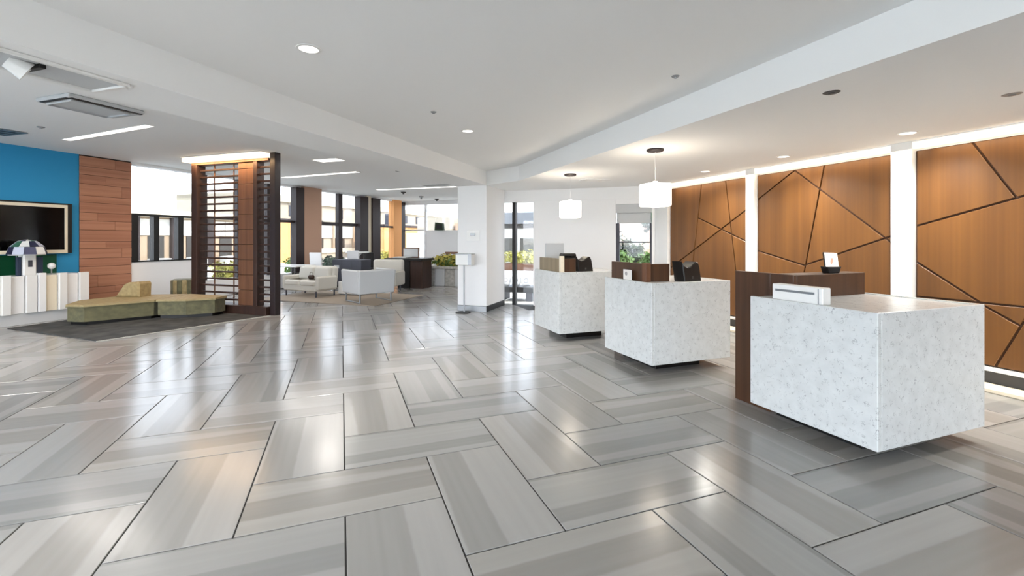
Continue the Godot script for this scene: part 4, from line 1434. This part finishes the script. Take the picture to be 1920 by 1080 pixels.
	chair("dark chair behind the white round table by the windows", 14.4, 10.4, PI, M.black_plastic, 1.02)
	var rt := thing_l("round_table", "white round pedestal table by the dark lounge pier", "table", 13.65, 10.5)
	part(rt, "table_top", lathe([Vector2(0.0, 1.08), Vector2(0.4, 1.08), Vector2(0.42, 1.06), Vector2(0.36, 1.03), Vector2(0.0, 1.02)], 24), M.gloss_white)
	part(rt, "pedestal", lathe([Vector2(0.28, 0.0), Vector2(0.26, 0.02), Vector2(0.05, 0.06), Vector2(0.05, 0.9), Vector2(0.16, 1.03)], 18), M.gloss_white)
	# dark counter with black top, and planter towards the column
	var dc := thing_l("dark_counter", "black counter with overhanging dark top left of planter", "counter", 12.75, 7.75)
	part(dc, "counter_top", span(Vector3(-0.75, 0.86, -0.4), Vector3(0.6, 0.93, 0.4), 0.01), M.black)
	part(dc, "leg_panel", span(Vector3(-0.32, 0.0, -0.3), Vector3(0.12, 0.86, 0.3)), M.black)
	part(dc, "side_cabinet", span(Vector3(0.12, 0.0, -0.3), Vector3(0.55, 0.86, 0.28)), M.dark_wood)
	var pap := thing_l("folded_papers", "pile of white printed papers on the black counter", "papers", 12.8, 8.1, 0.93)
	for k in 3:
		part(pap, "sheet", span(Vector3(-0.28 + 0.03 * k, 0.012 * k, -0.18), Vector3(0.2 + 0.02 * k, 0.012 * k + 0.01, 0.16), 0.002), M.gloss_white, Vector3.ZERO, Vector3(0, 0.1 * k, 0))
	var lap := thing_l("picture_easel", "grey framed board standing on the black counter", "board", 13.05, 7.95, 0.93)
	part(lap, "frame", span(Vector3(-0.32, 0.0, -0.03), Vector3(0.3, 0.32, 0.0), 0.01), M.mid_wood)
	part(lap, "sheet", span(Vector3(-0.28, 0.03, 0.0), Vector3(0.26, 0.29, 0.006), 0.002), M.sofa_grey)
	var pl := thing_l("stone_planter", "grey stone planter with yellow green foliage left of the column", "planter", 13.75, 6.9)
	for k in 4:
		part(pl, "stone_block", span(Vector3(-0.7 + k * 0.36, 0.0, -0.4), Vector3(-0.35 + k * 0.36, 0.55 + 0.02 * (k % 2), 0.4 + 0.02 * (k % 2)), 0.02), M.stone if k % 2 == 0 else M.sofa_grey)
	part(pl, "rim", span(Vector3(-0.74, 0.56, -0.44), Vector3(0.78, 0.64, 0.46), 0.01), M.stone)
	part(pl, "foliage", leaves(Vector3(0.72, 0.24, 0.42), 900, 0.075, 77), M.leaf_yellow, Vector3(0.05, 0.82, 0))
	part(pl, "foliage", leaves(Vector3(0.6, 0.2, 0.4), 500, 0.07, 78), M.leaf, Vector3(-0.05, 0.8, 0.05))
	part(pl, "branch", rod(Vector3(-0.3, 0.66, 0.0), Vector3(0.2, 1.02, 0.1), 0.02), M.stem)
	var crate := thing_l("wooden_crate_lid", "dark brown flat wooden lid above the planter foliage", "lid", 14.32, 7.0, 1.02)
	part(crate, "board", span(Vector3(-0.32, 0.0, -0.1), Vector3(0.35, 0.07, 0.1), 0.006), M.mid_wood)
	part(crate, "support", span(Vector3(-0.02, -1.02, -0.08), Vector3(0.04, 0.0, -0.04)), M.stem)
	var sp := thing_l("wall_speaker", "small dark box hung on the far lounge wall", "speaker", FAR_U - 0.002, 9.55, 1.93)
	part(sp, "box", plate(PackedVector2Array([Vector2(-0.2, 0.0), Vector2(0.22, 0.0), Vector2(0.18, 0.3), Vector2(-0.17, 0.34)]), 0.0, 0.18, 0.01), M.leaf_dark)
	part(sp, "grille", span(Vector3(-0.1, 0.06, 0.18), Vector3(0.12, 0.24, 0.186), 0.002), M.black)
	# terrace bench outside the window right of the column
	var tb := thing_l("terrace_bench", "dark low bench outside the window right of the column", "bench", 11.3, 3.72, -0.05)
	part(tb, "seat", span(Vector3(-0.55, 0.22, -0.3), Vector3(0.5, 0.36, 0.3), 0.01), M.black)
	part(tb, "leg_panel", span(Vector3(-0.5, 0.0, -0.26), Vector3(-0.3, 0.22, 0.26)), M.slate)
	part(tb, "leg_panel", span(Vector3(0.3, 0.0, -0.26), Vector3(0.46, 0.22, 0.26)), M.slate)
	var cl := ["left of three white cushions on the dark terrace bench", "middle of three white cushions on the dark terrace bench", "right of three white cushions on the dark terrace bench"]
	for k in 3:
		var cu := thing_l("white_cushion", cl[k], "cushion", 11.25, 4.02 - 0.28 * k, 0.318, 0.0, "cushions on the terrace bench")
		part(cu, "pad", soft(Vector3(0.24, 0.3, 0.11), 0.05), M.white_seat, Vector3(0, 0.145, 0), Vector3(-0.3, 0, 0.1 * (k - 1)))
		part(cu, "piping", lathe([Vector2(0.05, 0.0), Vector2(0.055, 0.004), Vector2(0.06, 0.0)], 14), M.slate, Vector3(0, 0.145, 0.06), Vector3(PI / 2 - 0.3, 0, 0))


# ------------------------------------------------------------------ column
func build_column_things() -> void:
	var c := thing_l("column", "square white column where the ceiling beams meet", "column", 8.86, 3.6)
	part(c, "shaft", span(Vector3(-0.66, 0.12, -1.1), Vector3(0.0, LOW_Y + 0.005, 0.0)), M.white)
	part(c, "base", span(Vector3(-0.665, 0.0, -1.1), Vector3(0.006, 0.12, 0.006)), M.black)
	part(c, "base_plate", span(Vector3(-0.66, 0.0, 0.006), Vector3(-0.0, 0.115, 0.014)), M.grey_metal)
	var th := thing_l("thermostat", "small grey thermostat on white plate on the column", "thermostat", 8.855, 3.93, 1.5)
	part(th, "wall_plate", span(Vector3(-0.12, -0.02, 0.0), Vector3(0.18, 0.20, 0.006)), M.gloss_white)
	part(th, "dial_box", span(Vector3(-0.03, 0.09, 0.006), Vector3(0.08, 0.14, 0.022)), M.grey_metal)
	var s := thing_l("sign_stand", "slim white box-headed stand in front of the column", "stand", 8.62, 3.97)
	part(s, "head", span(Vector3(-0.19, 0.985, -0.08), Vector3(0.17, 1.21, 0.08), 0.008), M.gloss_white)
	part(s, "head_side", span(Vector3(0.09, 0.99, 0.08), Vector3(0.165, 1.205, 0.083), 0.001), M.grey_metal)
	part(s, "rim", span(Vector3(-0.195, 1.205, -0.085), Vector3(0.175, 1.22, 0.085), 0.003), M.grey_metal)
	part(s, "pole", rod(Vector3(-0.03, 0.02, 0), Vector3(-0.03, 0.985, 0), 0.016), M.grey_metal)
	part(s, "foot", span(Vector3(-0.18, 0.0, -0.1), Vector3(0.08, 0.02, 0.1), 0.004), M.black)
